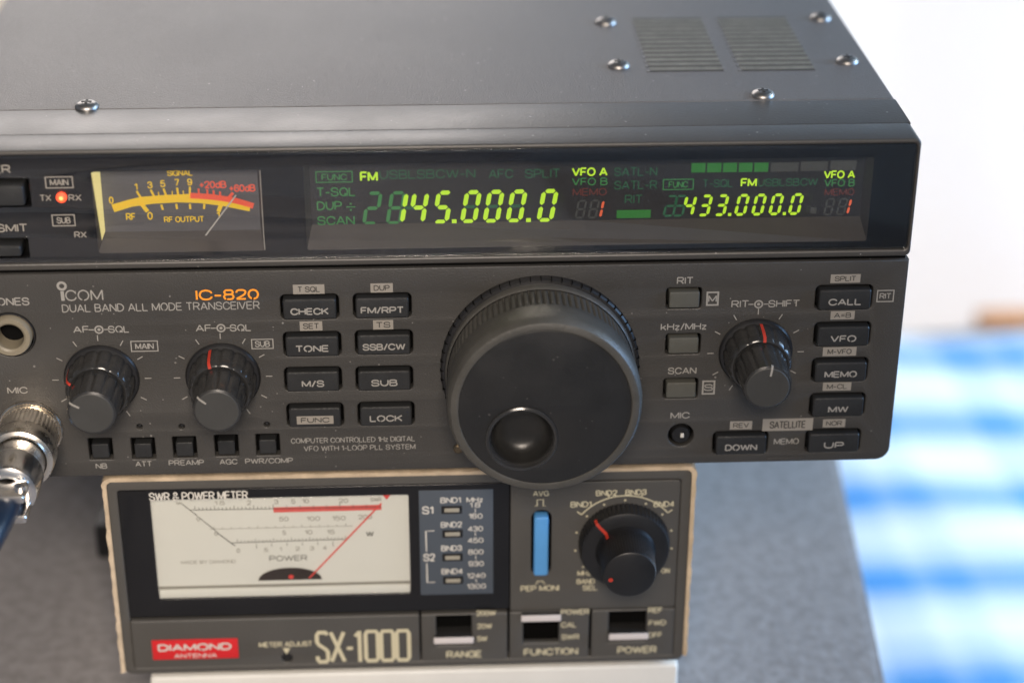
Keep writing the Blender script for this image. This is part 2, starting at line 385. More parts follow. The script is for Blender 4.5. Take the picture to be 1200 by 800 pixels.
# back wall with two openings
wl = MB()
WX = [(-760, 130), (330, 1500)]; WZ = [(250, 740), (-620, 60)]
for x0, x1, z0, z1 in ((-2600, -760, -700, 1500), (-760, 130, 740, 1500), (-760, 120, -700, 250), (120, 150, 120, 250), (150, 320, 120, 1500), (130, 150, 250, 1500),
                       (320, 1500, 60, 1500), (150, 1500, -700, -620), (120, 150, -700, 120), (150, 320, 60, 120), (1500, 2600, -700, 1500)):
    wl.box(x0, x1, 1000, 1060, z0, z1)
structure(wl.build('back_wall', WALL))
structure(MB().box(-1560, -1500, -1500, 1000, -700, 1500).build('side_wall', WALL))
structure(MB().box(-1500, 2600, -1560, -1500, -700, 1500).build('front_wall', WALL))
def sky_pane(name, lo, hi, s):
    m = bpy.data.materials.new(name); m.use_nodes = True; nt = m.node_tree; b = nt.nodes['Principled BSDF']
    b.inputs['Base Color'].default_value = (0.3, 0.3, 0.3, 1); b.inputs['Roughness'].default_value = 0.1
    tc = nt.nodes.new('ShaderNodeTexCoord'); sx = nt.nodes.new('ShaderNodeSeparateXYZ'); r = nt.nodes.new('ShaderNodeValToRGB')
    r.color_ramp.elements[0].color = (*lo, 1); r.color_ramp.elements[1].color = (*hi, 1)
    nt.links.new(tc.outputs['Generated'], sx.inputs[0]); nt.links.new(sx.outputs['Z'], r.inputs[0])
    nt.links.new(r.outputs[0], b.inputs['Emission Color']); b.inputs['Emission Strength'].default_value = s
    return m
FRAMEW = mat('white_window_frame', (0.7, 0.7, 0.68), 0.4)
def window(loc, label, x0, x1, z0, z1, y, pane_mat):
    w = empty('window', loc, label, 'window')
    MB().box(x0 + 45, x1 - 45, y + 12, y + 18, z0 + 45, z1 - 45).build('pane', pane_mat, w)
    f = MB(); f.box(x0, x0 + 45, y, y + 40, z0, z1, 4).box(x1 - 45, x1, y, y + 40, z0, z1, 4)
    f.box(x0 + 45, x1 - 45, y, y + 40, z0, z0 + 45, 4).box(x0 + 45, x1 - 45, y, y + 40, z1 - 45, z1, 4)
    f.build('window_frame', FRAMEW, w); adopt(w); return w
window((-305, 1010, 250), 'bright window behind the top cover of the radio', -760, 130, 250, 740, 1010, sky_pane('lit_pane', (1.0, 0.91, 0.85), (0.97, 0.91, 0.88), 5.4))
window((825, 1010, -620), 'bright window behind the sheer curtain and checked blanket', 150, 1500, -620, 60, 1010, sky_pane('lit_pane_low', (1.0, 1.0, 1.0), (1.0, 0.99, 0.98), 0.98))
# sheer curtain in soft folds
def sheer():
    m = bpy.data.materials.new('sheer_fabric'); m.use_nodes = True; nt = m.node_tree
    nt.nodes.remove(nt.nodes['Principled BSDF']); out = nt.nodes['Material Output']
    t = nt.nodes.new('ShaderNodeBsdfTransparent'); t.inputs[0].default_value = (1, 1, 1, 1)
    a = nt.nodes.new('ShaderNodeBsdfTranslucent'); a.inputs[0].default_value = (0.9, 0.83, 0.80, 1)
    d = nt.nodes.new('ShaderNodeBsdfDiffuse'); d.inputs[0].default_value = (0.85, 0.82, 0.80, 1)
    m1 = nt.nodes.new('ShaderNodeMixShader'); m2 = nt.nodes.new('ShaderNodeMixShader')
    m1.inputs[0].default_value = 0.30; m2.inputs[0].default_value = 0.84
    nt.links.new(a.outputs[0], m1.inputs[1]); nt.links.new(d.outputs[0], m1.inputs[2])
    nt.links.new(t.outputs[0], m2.inputs[1]); nt.links.new(m1.outputs[0], m2.inputs[2]); nt.links.new(m2.outputs[0], out.inputs[0])
    return m
cu = MB(); cols = []
for i in range(241):
    x = 120 + 1400 * i / 240
    ph = x / 46 + 1.3 * math.sin(x / 140)
    col = []
    for z in (-690, -400, -100, 120):
        col.append(cu.bm.verts.new((x + 4 * math.sin(z / 90), 950 + 30 * math.sin(ph) + 9 * math.sin(2.3 * ph + 1), z)))
    cols.append(col)
for a, b in zip(cols, cols[1:]):
    for j in range(3): cu.bm.faces.new([a[j], b[j], b[j + 1], a[j + 1]])
c_o = cu.build('sheer_curtain', sheer(), None, 180)
c_o['label'] = 'white sheer curtain glowing against the window behind the blanket'; c_o['category'] = 'curtain'

# desk
def desk_mat():
    m, nt, b = nodes('grey_desk_leather'); tc = nt.nodes.new('ShaderNodeTexCoord')
    n = nt.nodes.new('ShaderNodeTexNoise'); n.inputs['Scale'].default_value = 260; n.inputs['Detail'].default_value = 4
    r = nt.nodes.new('ShaderNodeValToRGB'); r.color_ramp.elements[0].position = 0.36; r.color_ramp.elements[1].position = 0.66
    r.color_ramp.elements[0].color = (0.225, 0.215, 0.217, 1); r.color_ramp.elements[1].color = (0.292, 0.282, 0.287, 1)
    v = nt.nodes.new('ShaderNodeTexVoronoi'); v.inputs['Scale'].default_value = 500
    bp = nt.nodes.new('ShaderNodeBump'); bp.inputs['Strength'].default_value = 0.35; bp.inputs['Distance'].default_value = 0.0006
    nt.links.new(tc.outputs['Object'], n.inputs['Vector']); nt.links.new(tc.outputs['Object'], v.inputs['Vector'])
    nt.links.new(n.outputs['Fac'], r.inputs['Fac']); nt.links.new(r.outputs['Color'], b.inputs['Base Color'])
    nt.links.new(v.outputs['Distance'], bp.inputs['Height']); nt.links.new(bp.outputs['Normal'], b.inputs['Normal'])
    b.inputs['Roughness'].default_value = 0.7; b.inputs['Specular IOR Level'].default_value = 0.12
    return m
DZ = -88
dk = empty('desk', (-300, 100, -700), 'grey leather-topped desk under the stacked radio gear', 'desk')
s = MB()
ea, eb = (143.70, 148.53), (132.11, 21.82); ek = (ea[0] - eb[0]) / (ea[1] - eb[1])
top = [(-1000, -700), (eb[0] + ek * (-700 - eb[1]), -700), (eb[0] + ek * (380 - eb[1]), 380), (-1000, 380)]
vt = [s.bm.verts.new((x, y, DZ)) for x, y in top]; vb = [s.bm.verts.new((x, y, DZ - 28)) for x, y in top]
s.bm.faces.new(vt); s.bm.faces.new(vb[::-1])
for i in range(4): s.bm.faces.new([vt[i], vb[i], vb[(i + 1) % 4], vt[(i + 1) % 4]])
bmesh.ops.bevel(s.bm, geom=list(s.bm.edges), offset=3, segments=3, affect='EDGES')
s.build('desktop', desk_mat(), dk)
MB().box(-1000, 95, 292, 306, DZ - 2, 44, 2).build('light_block_board', mat('block_board_paint', (0.68, 0.66, 0.62), 0.6, 0, 0, 0, 0.2, 0.4, 8), dk)  # unseen board added to keep window light off the desk beneath the radio
WOOD = mat('desk_wood', (0.10, 0.075, 0.055), 0.5, 0, 0, 0, 0.2, 0.5, 8)
for x, y in ((-950, -650), (10, -650), (-950, 330), (50, 330)):
    MB().box(x, x + 50, y, y + 40, -700, DZ - 28, 3).build('leg', WOOD, dk)
adopt(dk)

# bed with a checked blanket over it
bed = empty('bed', (640, 620, -700), 'low wooden bed under the blue checked blanket', 'bed')
BW = mat('bed_wood', (0.42, 0.17, 0.06), 0.45, 0, 0, 0, 0.25, 0.5, 9)
MB().box(175, 1300, 60, 838, -620, -402, 30, 4).build('mattress', mat('mattress_cloth', (0.6, 0.6, 0.58), 0.9), bed)
MB().box(412, 1300, 842, 866, -700, -381, 5).build('headboard', BW, bed)
adopt(bed)
def cloth_mat():
    m, nt, b = nodes('checked_cotton'); b.inputs['Roughness'].default_value = 0.9; b.inputs['Specular IOR Level'].default_value = 0.2
    tc = nt.nodes.new('ShaderNodeTexCoord'); sp = nt.nodes.new('ShaderNodeSeparateXYZ'); nt.links.new(tc.outputs['Object'], sp.inputs[0])
    def bands(axis, period, off, stops):
        a = nt.nodes.new('ShaderNodeMath'); a.operation = 'ADD'; a.inputs[1].default_value = off
        d = nt.nodes.new('ShaderNodeMath'); d.operation = 'DIVIDE'; d.inputs[1].default_value = period
        f = nt.nodes.new('ShaderNodeMath'); f.operation = 'FRACT'; r = nt.nodes.new('ShaderNodeValToRGB'); r.color_ramp.interpolation = 'CONSTANT'
        nt.links.new(sp.outputs[axis], a.inputs[0]); nt.links.new(a.outputs[0], d.inputs[0]); nt.links.new(d.outputs[0], f.inputs[0]); nt.links.new(f.outputs[0], r.inputs[0])
        el = r.color_ramp.elements
        while len(el) < len(stops): el.new(0.5)
        for e, (p, v) in zip(el, stops): e.position = p; e.color = (v, v, v, 1)
        return r
    by = bands('Y', 0.097, 0.0, [(0, 0.45), (0.08, 0.78), (0.30, 0.50), (0.42, 0.20), (0.60, 0.0), (0.80, 0.12), (0.92, 0.28)])
    bx = bands('X', 0.120, 0.045, [(0, 0.0), (0.45, 0.42), (0.70, 0.12), (0.82, 0.32)])
    ad = nt.nodes.new('ShaderNodeMath'); ad.operation = 'MULTIPLY_ADD'; ad.inputs[1].default_value = 0.5; ad.use_clamp = True
    nt.links.new(bx.outputs[0], ad.inputs[0]); nt.links.new(by.outputs[0], ad.inputs[2])
    mx = nt.nodes.new('ShaderNodeMix'); mx.data_type = 'RGBA'
    mx.inputs['A'].default_value = (0.82, 0.83, 0.83, 1); mx.inputs['B'].default_value = (0.075, 0.30, 0.64, 1)
    nt.links.new(ad.outputs[0], mx.inputs['Factor']); nt.links.new(mx.outputs['Result'], b.inputs['Base Color'])
    return m
s = MB(); grid = []
for i in range(71):
    row = []
    x = 150 + 1175 * i / 70
    for j in range(61):
        y = 40 + 795 * j / 60
        z = -384 + 3.5 * math.sin(x / 70 + y / 150) + 2 * math.sin(y / 47 - x / 120) + 1.2 * math.sin(x / 23 + y / 31)
        e = min(x - 150, y - 40)
        xx, yy = x, y
        if e < 60: z -= (60 - e) ** 2 / 24; 
        row.append(s.bm.verts.new((xx, yy, z)))
    grid.append(row)
for a, b in zip(grid, grid[1:]):
    for j in range(60): s.bm.faces.new([a[j], b[j], b[j + 1], a[j + 1]])
g = s.bm.faces[:]
r = bmesh.ops.solidify(s.bm, geom=g, thickness=4)
bl = s.build('checked_blanket', cloth_mat(), None, 180)
bl['label'] = 'blue and white checked blanket spread over the bed beside the desk'; bl['category'] = 'blanket'

# ================================================================== the radio
R = empty('radio_transceiver', (0, 0, 0), 'wide charcoal radio transceiver with green lit frequency display and big tuning dial', 'radio')
XR, XL = 119.5, -119.5
# case: lid and sides, slots for the grilles, running back from the front frame
c = MB(); c.box(XL, XR, 28.2, 262, 1.5, 88.3, 1.2, 3); c.build('case', M['lid'], R)
# smooth sloping top bezel + front frame: a profile in (y, z) swept along x
def sweep(prof, x0, x1, name, material, parent, mi=None):
    s = MB(); A = [s.bm.verts.new((x0, y, z)) for y, z in prof]; B = [s.bm.verts.new((x1, y, z)) for y, z in prof]
    n = len(prof)
    for i in range(n): s.bm.faces.new([A[i], A[(i + 1) % n], B[(i + 1) % n], B[i]])
    s.bm.faces.new(A[::-1]); s.bm.faces.new(B)
    return s.build(name, material, parent, 30)
top_prof = [(28.2, 50), (28.2, 88.2), (27.6, 88.35), (12.0, 88.35), (11.2, 88.3), (10.9, 88.1), (10.9, 50)]
sweep(top_prof, XL + 0.2, XR - 0.2, 'top_bezel', M['frame'], R)
# front frame: an upright ring round the window
WT, WB, WR = 87.3, 59.6, 118.7
fr_outer = rr(XL, XR, 57.8, 88.5, 1.5)
fr_hole = rr(XL + 2, WR, WB, WT, 1.2)
plate(fr_outer, [fr_hole], -0.3, 10.8, 0.55, 'front_frame', M['frame'], R)

# ---- lower front panel with openings
btn_w, btn_h = 14.3, 6.7
big_buttons = [   # centre of each long button, legend, printed box above it
    ((-28.00, 46.73), 'CHECK'), ((-27.81, 36.53), 'TONE'), ((-28.02, 26.73), 'M/S'), ((-27.92, 16.51), 'FUNC'),
    ((-10.25, 46.73), 'FM/RPT'), ((-10.10, 36.64), 'SSB/CW'), ((-10.26, 26.59), 'SUB'), ((-10.09, 16.47), 'LOCK'),
    ((104.04, 46.75), 'CALL'), ((104.44, 36.58), 'VFO'), ((104.60, 26.54), 'MEMO'), ((104.75, 16.47), 'MW'),
    ((80.49, 5.89), 'DOWN'), ((104.47, 6.01), 'UP')]
grey_buttons = [((64.14, 47.28), 'RIT'), ((64.47, 34.63), 'kHz'), ((64.39, 22.04), 'SCAN')]
small_buttons = [(-82.37, 7.89), (-71.67, 7.76), (-61.25, 7.88), (-50.70, 8.13), (-40.25, 8.13)]
led_holes = [(-72.11, 14.08), (-61.61, 13.84), (-40.24, 13.96)]
phones = (-101.23, 40.50); mic = (-99.24, 13.97); gain = (65.02, 8.47); fixing = (8.02, 5.98)
knobs = [(-80.25, 27.87), (-50.31, 27.82), (82.87, 31.89)]
dial = (28.61, 29.38)
holes = []
for (x, z), t in big_buttons: holes.append(rr(x - btn_w / 2, x + btn_w / 2, z - btn_h / 2, z + btn_h / 2, 1.3))
for (x, z), t in grey_buttons: holes.append(rr(x - 4.4, x + 4.4, z - 2.85, z + 2.85, 0.8))
for x, z in small_buttons: holes.append(rr(x - 3.0, x + 3.0, z - 3.1, z + 3.1, 0.25))
for x, z in led_holes: holes.append(circ(x, z, 0.75, 16))
holes += [circ(*phones, 6.0), circ(*mic, 8.0), circ(*gain, 3.3, 28), circ(*knobs[0], 9.2), circ(*knobs[1], 9.2), circ(*knobs[2], 9.2)]
plate([p for p in rr(XL, XR, 0, 56.7, 3.6) if p[1] < 20] + [(XR, 56.7), (XL, 56.7)], holes, 0, 3.0, 0.35, 'front_panel', M['panel'], R)
MB().box(XL + 1, XR - 1, 4.6, 27.9, 0.7, 56.4).build('chassis', M['pit'], R)
MB().box(XL + 0.8, XR - 0.8, 1.2, 10.5, 56.3, 58.2).build('gap_strip', M['pit'], R)

# ---- buttons
boxed = {'FUNC'}
for (x, z), t in big_buttons:
    o = MB().box(x - 6.5, x + 6.5, -1.5, 4.4, z - 2.75, z + 2.65, 0.7, 3).build('button', M['button'], R)
    w = min(10.6, {2: 5.2, 3: 6.6, 4: 8.3, 5: 9.4, 6: 10.9}[len(t)]) if t != 'M/S' else 5.6
    g = MB()
    if t in boxed:
        g.rect(x - 4.6, x + 4.6, z - 1.75, z + 0.55, -1.56, 0); g.text(t, x - 3.6, x + 3.6, z - 1.35, 1.5, -1.60, 1, 0.03)
        g.build('legend', [M['print_dim'], M['print_dark']], o, 0, False)
    else:
        g.text(t, x - w / 2, x + w / 2, z - 1.45, 1.9, -1.56, 0, 0.040); g.build('legend', M['print'], o, 0, False)
for (x, z), t in grey_buttons:
    MB().box(x - 3.75, x + 3.75, -1.0, 4.4, z - 2.2, z + 2.1, 0.5, 3).build('button', M['grey_button'], R)
for x, z in small_buttons:
    MB().box(x - 2.15, x + 2.15, -0.6, 4.4, z - 2.3, z + 1.7, 0.45, 3).build('button', M['button'], R)
for x, z in led_holes:
    MB().lathe([(0.62, 4.4), (0.62, 1.0), (0.4, 0.6), (0, 0.5)], x, z, 14).build('indicator_lamp', M['black'], R)

# ---- panel lettering
yp = -0.06; PR = [M['print'], M['print_dim'], M['print_dark']]
def tx(body, a, b, h, mi=0, bold=0.018, y=yp, mb=None):
    m = mb or MB(); m.text(body, a[0], b[0], (a[1] + b[1]) / 2, h, y, mi, bold)
    if mb is None: m.build('printed_label', PR, R, 0, False)
def boxline(a, b, body=None, h=1.5, w=0.28):
    x0, x1, z0, z1 = a[0], b[0], b[1], a[1]
    P = MB(); P.outline(x0, x1, z0, z1, w, yp)
    if body: P.text(body, x0 + (x1 - x0) * .16, x1 - (x1 - x0) * .16, (z0 + z1) / 2 - h / 2, h, yp, 0, 0.02)
    P.build('boxed_label', PR, R, 0, False)
def boxfill(a, b, body, mi=1):
    x0, x1, z0, z1 = a[0], b[0], b[1], a[1]
    P = MB(); P.rect(x0, x1, z0, z1, yp, mi); h = (z1 - z0) * .62
    P.text(body, x0 + (x1 - x0) * .14, x1 - (x1 - x0) * .14, (z0 + z1) / 2 - h / 2, h, yp - 0.04, 2, 0.02); P.build('filled_label', PR, R, 0, False)
tx('DUAL BAND ALL MODE TRANSCEIVER', (-88.12, 46.49), (-40.14, 46.25), 2.22, 0, 0.0)
P = MB(); tx('COM', (-86.99, 49.54), (-77.85, 49.36), 2.98, 0, -0.004, yp, P)
zi = (-87.61, 49.55); P.rect(zi[0] - .42, zi[0] + .42, zi[1], zi[1] + 2.6, yp); P.disc((-87.56, 53.51), 1.25, yp, 24, 0, 0.62); P.build('maker_emblem', PR, R, 0, False)
tx('PHONES', (-107.43, 48.51), (-95.73, 48.51), 2.14)
tx('MIC', (-103.80, 24.30), (-98.77, 24.18), 1.91)
tx('AF', (-86.00, 40.77), (-82.07, 40.70), 1.95); tx('SQL', (-77.50, 40.67), (-72.31, 40.57), 1.95)
tx('AF', (-56.18, 40.55), (-52.32, 40.47), 1.95); tx('SQL', (-47.83, 40.47), (-42.57, 40.37), 1.95)
tx('RIT', (76.02, 44.49), (80.42, 44.50), 2.00); tx('SHIFT', (85.22, 44.46), (93.12, 44.35), 2.00)
for cpt in ((-79.70, 41.58), (-49.97, 41.41), (82.82, 45.33)):
    P = MB(); P.disc(cpt, 1.15, yp, 20, 0, 0.75); P.disc(cpt, 0.4, yp, 12)
    for sg in (-1, 1): P.rect(cpt[0] + sg * 1.9 - .65, cpt[0] + sg * 1.9 + .65, cpt[1] - .14, cpt[1] + .14, yp)
    P.build('printed_symbol', PR, R, 0, False)
boxline((-72.40, 38.34), (-65.65, 35.30), 'MAIN', 1.75); boxline((-42.84, 38.25), (-37.33, 35.42), 'SUB', 1.75)
for n, (kx, kz) in enumerate(knobs):
    P = MB()
    for k in range(-5, 6):
        a = math.radians(30 * k); r0, r1 = 10.6, 12.2
        P.line([(kx + r0 * math.sin(a), kz + r0 * math.cos(a)), (kx + r1 * math.sin(a), kz + r1 * math.cos(a))], .26, yp)
    P.build('knob_scale', PR, R, 0, False)
tx('NB', (-84.08, 2.18), (-81.17, 2.21), 1.62); tx('ATT', (-74.03, 2.56), (-69.83, 2.58), 1.62); tx('PREAMP', (-65.62, 2.68), (-56.66, 2.66), 1.62)
tx('AGC', (-52.77, 2.67), (-48.23, 2.66), 1.62); tx('PWR/COMP', (-46.28, 2.66), (-34.14, 2.72), 1.62)
boxfill((-31.87, 52.81), (-24.21, 50.25), 'T SQL'); boxfill((-30.68, 42.82), (-25.13, 40.25), 'SET')
boxfill((-13.00, 52.80), (-7.55, 50.32), 'DUP'); boxfill((-12.67, 42.81), (-7.69, 40.23), 'TS')
tx('COMPUTER CONTROLLED 1Hz DIGITAL', (-34.41, 8.34), (-2.93, 8.39), 1.57, 0, 0.004)
tx('VFO WITH 1-LOOP PLL SYSTEM', (-31.28, 6.02), (-2.87, 6.04), 1.57, 0, 0.004)
tx('RIT', (62.17, 51.16), (66.29, 51.17), 1.95); tx('kHz/MHz', (58.65, 38.56), (70.18, 38.56), 1.95)
tx('SCAN', (60.95, 26.17), (68.19, 26.16), 1.95); tx('MIC', (62.12, 13.36), (67.04, 13.35), 1.91)
boxline((69.67, 49.02), (72.83, 45.12), 'M', 1.9, .45); boxline((69.80, 24.22), (73.14, 20.18), 'S', 1.9, .45)
boxfill((100.28, 53.11), (107.72, 50.77), 'SPLIT'); boxfill((101.07, 43.06), (107.11, 40.72), 'A=B'); boxfill((99.89, 32.98), (108.40, 30.49), 'M-VFO')
boxfill((100.65, 22.97), (107.92, 20.60), 'M-CL'); boxfill((77.54, 12.26), (83.23, 9.85), 'REV'); boxfill((101.47, 12.31), (107.26, 9.92), 'NOR')
boxfill((85.91, 12.77), (98.92, 9.21), 'SATELLITE'); boxline((112.21, 48.65), (116.57, 45.31), 'RIT', 1.6, .3)
tx('MEMO', (89.15, 5.16), (95.68, 5.15), 1.81)
q = MB(); tx('IC-820', (-55.52, 49.05), (-40.19, 48.98), 2.86, 0, 0.02, yp, q); q.build('model_lettering', M['orange'], R, 0, False)
# shallow shelf between DOWN and UP
xa, xb = big_buttons[12][0][0] + 7.3, big_buttons[13][0][0] - 7.3
MB().box(xa, xb, -0.25, 0.5, 0.5, 1.4, 0.2).build('ledge', M['panel'], R)

# ---- twin knobs
def flute(n, amp): return lambda a, j: 1 - amp * max(0, math.cos(n * a)) ** 6
def twin_knob(x, z, ang_ring, ang_cap, L):
    k = MB().lathe([(9.3, 3.5), (9.3, -0.2), (8.9, -0.7), (8.0, -0.9)], x, z, 72).build('volume_knob', M['black'], R)
    MB().lathe([(8.4, 2), (8.4, -1.2), (8.2, -5.2), (7.8, -7.2), (7.2, -7.8), (6.9, -7.9), (6.4, -7.6), (5.0, -7.5)], x, z, 144,
               lambda a, j: 1 - (0.05 * max(0, math.cos(14 * a)) ** 2 if j in (1, 2, 3) else 0)).build('outer_ring', M['knob'], k)
    MB().lathe([(6.5, -6), (6.5, -8.2), (6.2, -11.5), (6.0, -L + 0.9), (5.75, -L + 0.25), (5.2, -L)], x, z, 144,
               lambda a, j: 1 - (0.06 * max(0, math.cos(12 * a)) ** 2 if j < 4 else 0.0)).build('inner_ring', M['knob'], k)
    MB().lathe([(5.3, -L + 0.02), (5.1, -L - 0.12), (0, -L - 0.12)], x, z, 64).build('cap', M['knob_cap'], k)
    a = math.radians(ang_ring); d = Vector((math.sin(a), math.cos(a))); t = Vector((d.y, -d.x)) * .38
    s = MB()
    A = [(8.47, -1.0), (8.29, -5.2), (7.9, -7.25), (7.3, -7.9), (6.8, -8.0)]
    pr = [(Vector((x, z)) + d * r, y) for r, y in A]
    vs = [(s.bm.verts.new((p.x + t.x, y, p.y + t.y)), s.bm.verts.new((p.x - t.x, y, p.y - t.y))) for p, y in pr]
    for p_, q_ in zip(vs, vs[1:]): s.bm.faces.new([p_[0], q_[0], q_[1], p_[1]])
    s.build('pointer', M['red'], k)
    a = math.radians(ang_cap); d = Vector((math.sin(a), math.cos(a))); t = Vector((d.y, -d.x)) * .25
    s = MB()
    pr = [(Vector((x, z)) + d * r, y) for r, y in ((5.95, -L + 1.3), (5.85, -L + .2), (5.25, -L - 0.08), (5.1, -L - 0.16), (3.2, -L - 0.16))]
    vs = [(s.bm.verts.new((p.x + t.x, y, p.y + t.y)), s.bm.verts.new((p.x - t.x, y, p.y - t.y))) for p, y in pr]
    for p_, q_ in zip(vs, vs[1:]): s.bm.faces.new([p_[0], q_[0], q_[1], p_[1]])
    s.build('cap_mark', M['print'], k)
twin_knob(*knobs[0], -66, -60, 17.6); twin_knob(*knobs[1], -18, -50, 17.6); twin_knob(*knobs[2], 5, 8, 18.8)

# ---- main tuning dial
dx, dz = dial; LD = 22.5
K = MB().lathe([(24.8, 3), (24.8, -1.6), (24.4, -2.1), (22.6, -2.3)], dx, dz, 96).build('tuning_dial', M['black'], R)
s = MB()
for k in range(60):
    a = math.radians(6 * k); s.box(-.10, .10, -2.2, -0.6, 24.1, 24.95, rot=Matrix.Translation((dx, 0, dz)) @ Matrix.Rotation(a, 4, 'Y'))
s.build('scale_mark', M['pit'], K)
MB().lathe([(23.6, -1.8), (23.8, -4.0), (23.6, -4.6), (23.3, -4.9)], dx, dz, 96).build('skirt_ring', M['rubber'], K)
def knurl(a, j): return 1 - (0.026 * (max(0, math.cos(90 * a)) ** 1.5) if 1 <= j <= 3 else 0.012 * max(0, math.cos(90 * a)) if j == 4 else 0)
MB().lathe([(23.0, -4.6), (23.1, -5.4), (23.2, -6.2), (23.3, -11.5), (23.3, -12.4), (23.5, -13.4), (23.7, -14.5), (23.7, -19.5), (23.4, -21.2), (22.7, -22.3), (21.6, -22.7), (21.0, -22.6), (20.7, -22.2)],
           dx, dz, 900, knurl).build('grip_ring', M['rubber'], K)
fx, fz = dx - 5.6, dz - 8.2; fr_ = 8.3
# face: a disc with a round opening for the finger dimple
plate(circ(dx, dz, 20.8, 96), [circ(fx, fz, fr_, 64)], -22.5, -19.5, 0.12, 'dial_face', M['dial'], K)
MB().lathe([(8.9, -22.4), (8.8, -22.9), (8.4, -23.15), (7.9, -23.0), (7.6, -22.4), (7.45, -21.4)], fx, fz, 72).build('dimple_rim', M['knob'], K)
MB().lathe([(7.5, -21.6), (7.25, -20.0), (6.7, -18.4), (5.8, -17.2), (4.6, -16.5), (3.0, -16.2), (1.5, -16.1), (0, -16.1)], fx, fz, 64).build('finger_dimple', M['dimple'], K)
MB().lathe([(1.25, 1), (1.25, -0.5), (0.9, -0.8), (0, -0.85)], *fixing, 20).build('screw', M['brass'], R)

# ---- gain trimmer, phones jack, microphone socket
g = MB().lathe([(2.5, 4.4), (2.5, 0.6), (2.2, 0.1), (0, 0.0)], *gain, 32).build('gain_trimmer', M['black'], R)
MB().box(gain[0] - .15, gain[0] + .75, -0.35, 0.05, gain[1] - .55, gain[1] + .6, 0.1).build('slot_mark', M['print_white'], g)
j = MB().lathe([(6.0, 4.4), (6.0, 0.4), (5.8, -0.05), (5.6, -0.1)], *phones, 48).build('phones_jack', M['black'], R)
MB().lathe([(5.25, 4), (5.25, -0.9), (4.9, -1.5), (3.9, -1.5), (3.4, -1.1), (3.2, 0.5), (3.2, 4)], *phones, 48).build('jack_ring', M['jack'], j)
MB().lathe([(3.3, 3.6), (0, 3.6)], *phones, 32).build('jack_bore', M['pit'], j)
sk = MB().lathe([(8.1, 4.4), (8.1, -0.6), (7.8, -1.0), (7.2, -1.0), (6.9, -0.8), (6.9, -5)], *mic, 64).build('microphone_socket', M['nickel'], R)

# ---- upper window: trays behind a smoked sheet
GY = 5.0
def tray(x0, x1, z0, z1, zf0, name, material, face_mat):
    """a recess: the face at the back, floor sloping out to the sheet"""
    s = MB(); f = 0.9
    s.rect(x0 + 1.2, x1 - 1.2, zf0, z1 - .6, GY + .1, 1)
    a = [(x0, f, z0), (x1, f, z0), (x1, f, z1), (x0, f, z1)]; b = [(x0 + 1.2, GY + .1, zf0), (x1 - 1.2, GY + .1, zf0), (x1 - 1.2, GY + .1, z1 - .6), (x0 + 1.2, GY + .1, z1 - .6)]
    for i in range(4): s.poly([a[i], a[(i + 1) % 4], b[(i + 1) % 4], b[i]], 0)
    return s.build(name, [material, face_mat], R, 0)
mx0, mx1, mz0, mz1 = (-78.04, 83.51)[0], (-38.08, 82.89)[0], 61.6, 82.6
dx0, dx1, dz0, dz1 = (-28.04, 73.77)[0], 108.6, 61.6, 83.6
plate(rr(XL + 2.2, WR - .2, WB + .2, WT - .2, 1), [rr(mx0, mx1, mz0, mz1, .6), rr(dx0, dx1, dz0, dz1, .6),
      rr(*(lambda a, b: (XL + 4, b[0], b[1], a[1]))((-107.08, 81.59), (-92.47, 74.18)), .5), rr(*(lambda a, b: (XL + 4, b[0], b[1], a[1]))((-108.95, 66.29), (-94.30, 60.89)), .5)],
      0.9, 4.0, 0.05, 'window_mask', M['sxblack'], R)
MB().box(XL + 2.2, WR - .2, 5.4, 10.6, WB + .2, WT - .2).build('window_backing', M['pit'], R)
sheet_holes = [rr(*(lambda a, b: (XL + 4, b[0], b[1], a[1]))((-107.08, 81.59), (-92.47, 74.18)), .5), rr(*(lambda a, b: (XL + 4, b[0], b[1], a[1]))((-108.95, 66.29), (-94.30, 60.89)), .5)]
plate(rr(XL + 2.1, WR - .1, WB + .1, WT - .1, 1.1), sheet_holes, 0.05, 0.6, 0.04, 'window_sheet', M['window'], R)
# power and transmit buttons
for a, b, t0, t1, t, tz in (((-107.18, 80.73), (-93.70, 74.86), (-108.50, 82.91), (-96.40, 82.93), 'POWER', 0), ((-109.06, 65.40), (-95.92, 61.82), (-110.36, 67.87), (-94.05, 67.88), 'TRANSMIT', 0)):
    MB().box(XL + 4.8, b[0], -1.8, 4.2, b[1] + .4, a[1] - .4, 0.7, 3).build('button', M['button'], R)
s = MB()
for t, a, b, h in (('POWER', (-108.50, 82.91), (-96.40, 82.93), 2.14), ('TRANSMIT', (-110.76, 67.88), (-94.05, 67.88), 2.14), ('TX', (-90.41, 75.68), (-87.70, 75.72), 1.67),
                   ('RX', (-83.69, 75.66), (-80.59, 75.65), 1.67), ('RX', (-83.24, 66.11), (-80.28, 66.10), 1.67)):
    s.text(t, a[0], b[0], (a[1] + b[1]) / 2, h, -0.02, 0, 0.02)
for a, b, t in (((-88.75, 81.95), (-82.17, 78.92), 'MAIN'), ((-88.15, 72.24), (-82.62, 69.17), 'SUB')):
    s.outline(a[0], b[0], b[1], a[1], .28, -0.02, 0); s.text(t, a[0] + 1.1, b[0] - 1.1, (a[1] + b[1]) / 2 - .85, 1.7, -0.02, 0, 0.02)
s.build('window_lettering', M['print_dim'], R, 0, False)
lp = (-85.31, 76.58)
o = MB().lathe([(1.25, 0.4), (1.25, -0.25), (0.9, -0.55), (0, -0.65)], *lp, 24).build('indicator_lamp', M['led'], R)
MB().lathe([(0.55, -0.5), (0.5, -0.66), (0, -0.72)], *lp, 16).build('lamp_core', M['led_core'], o)

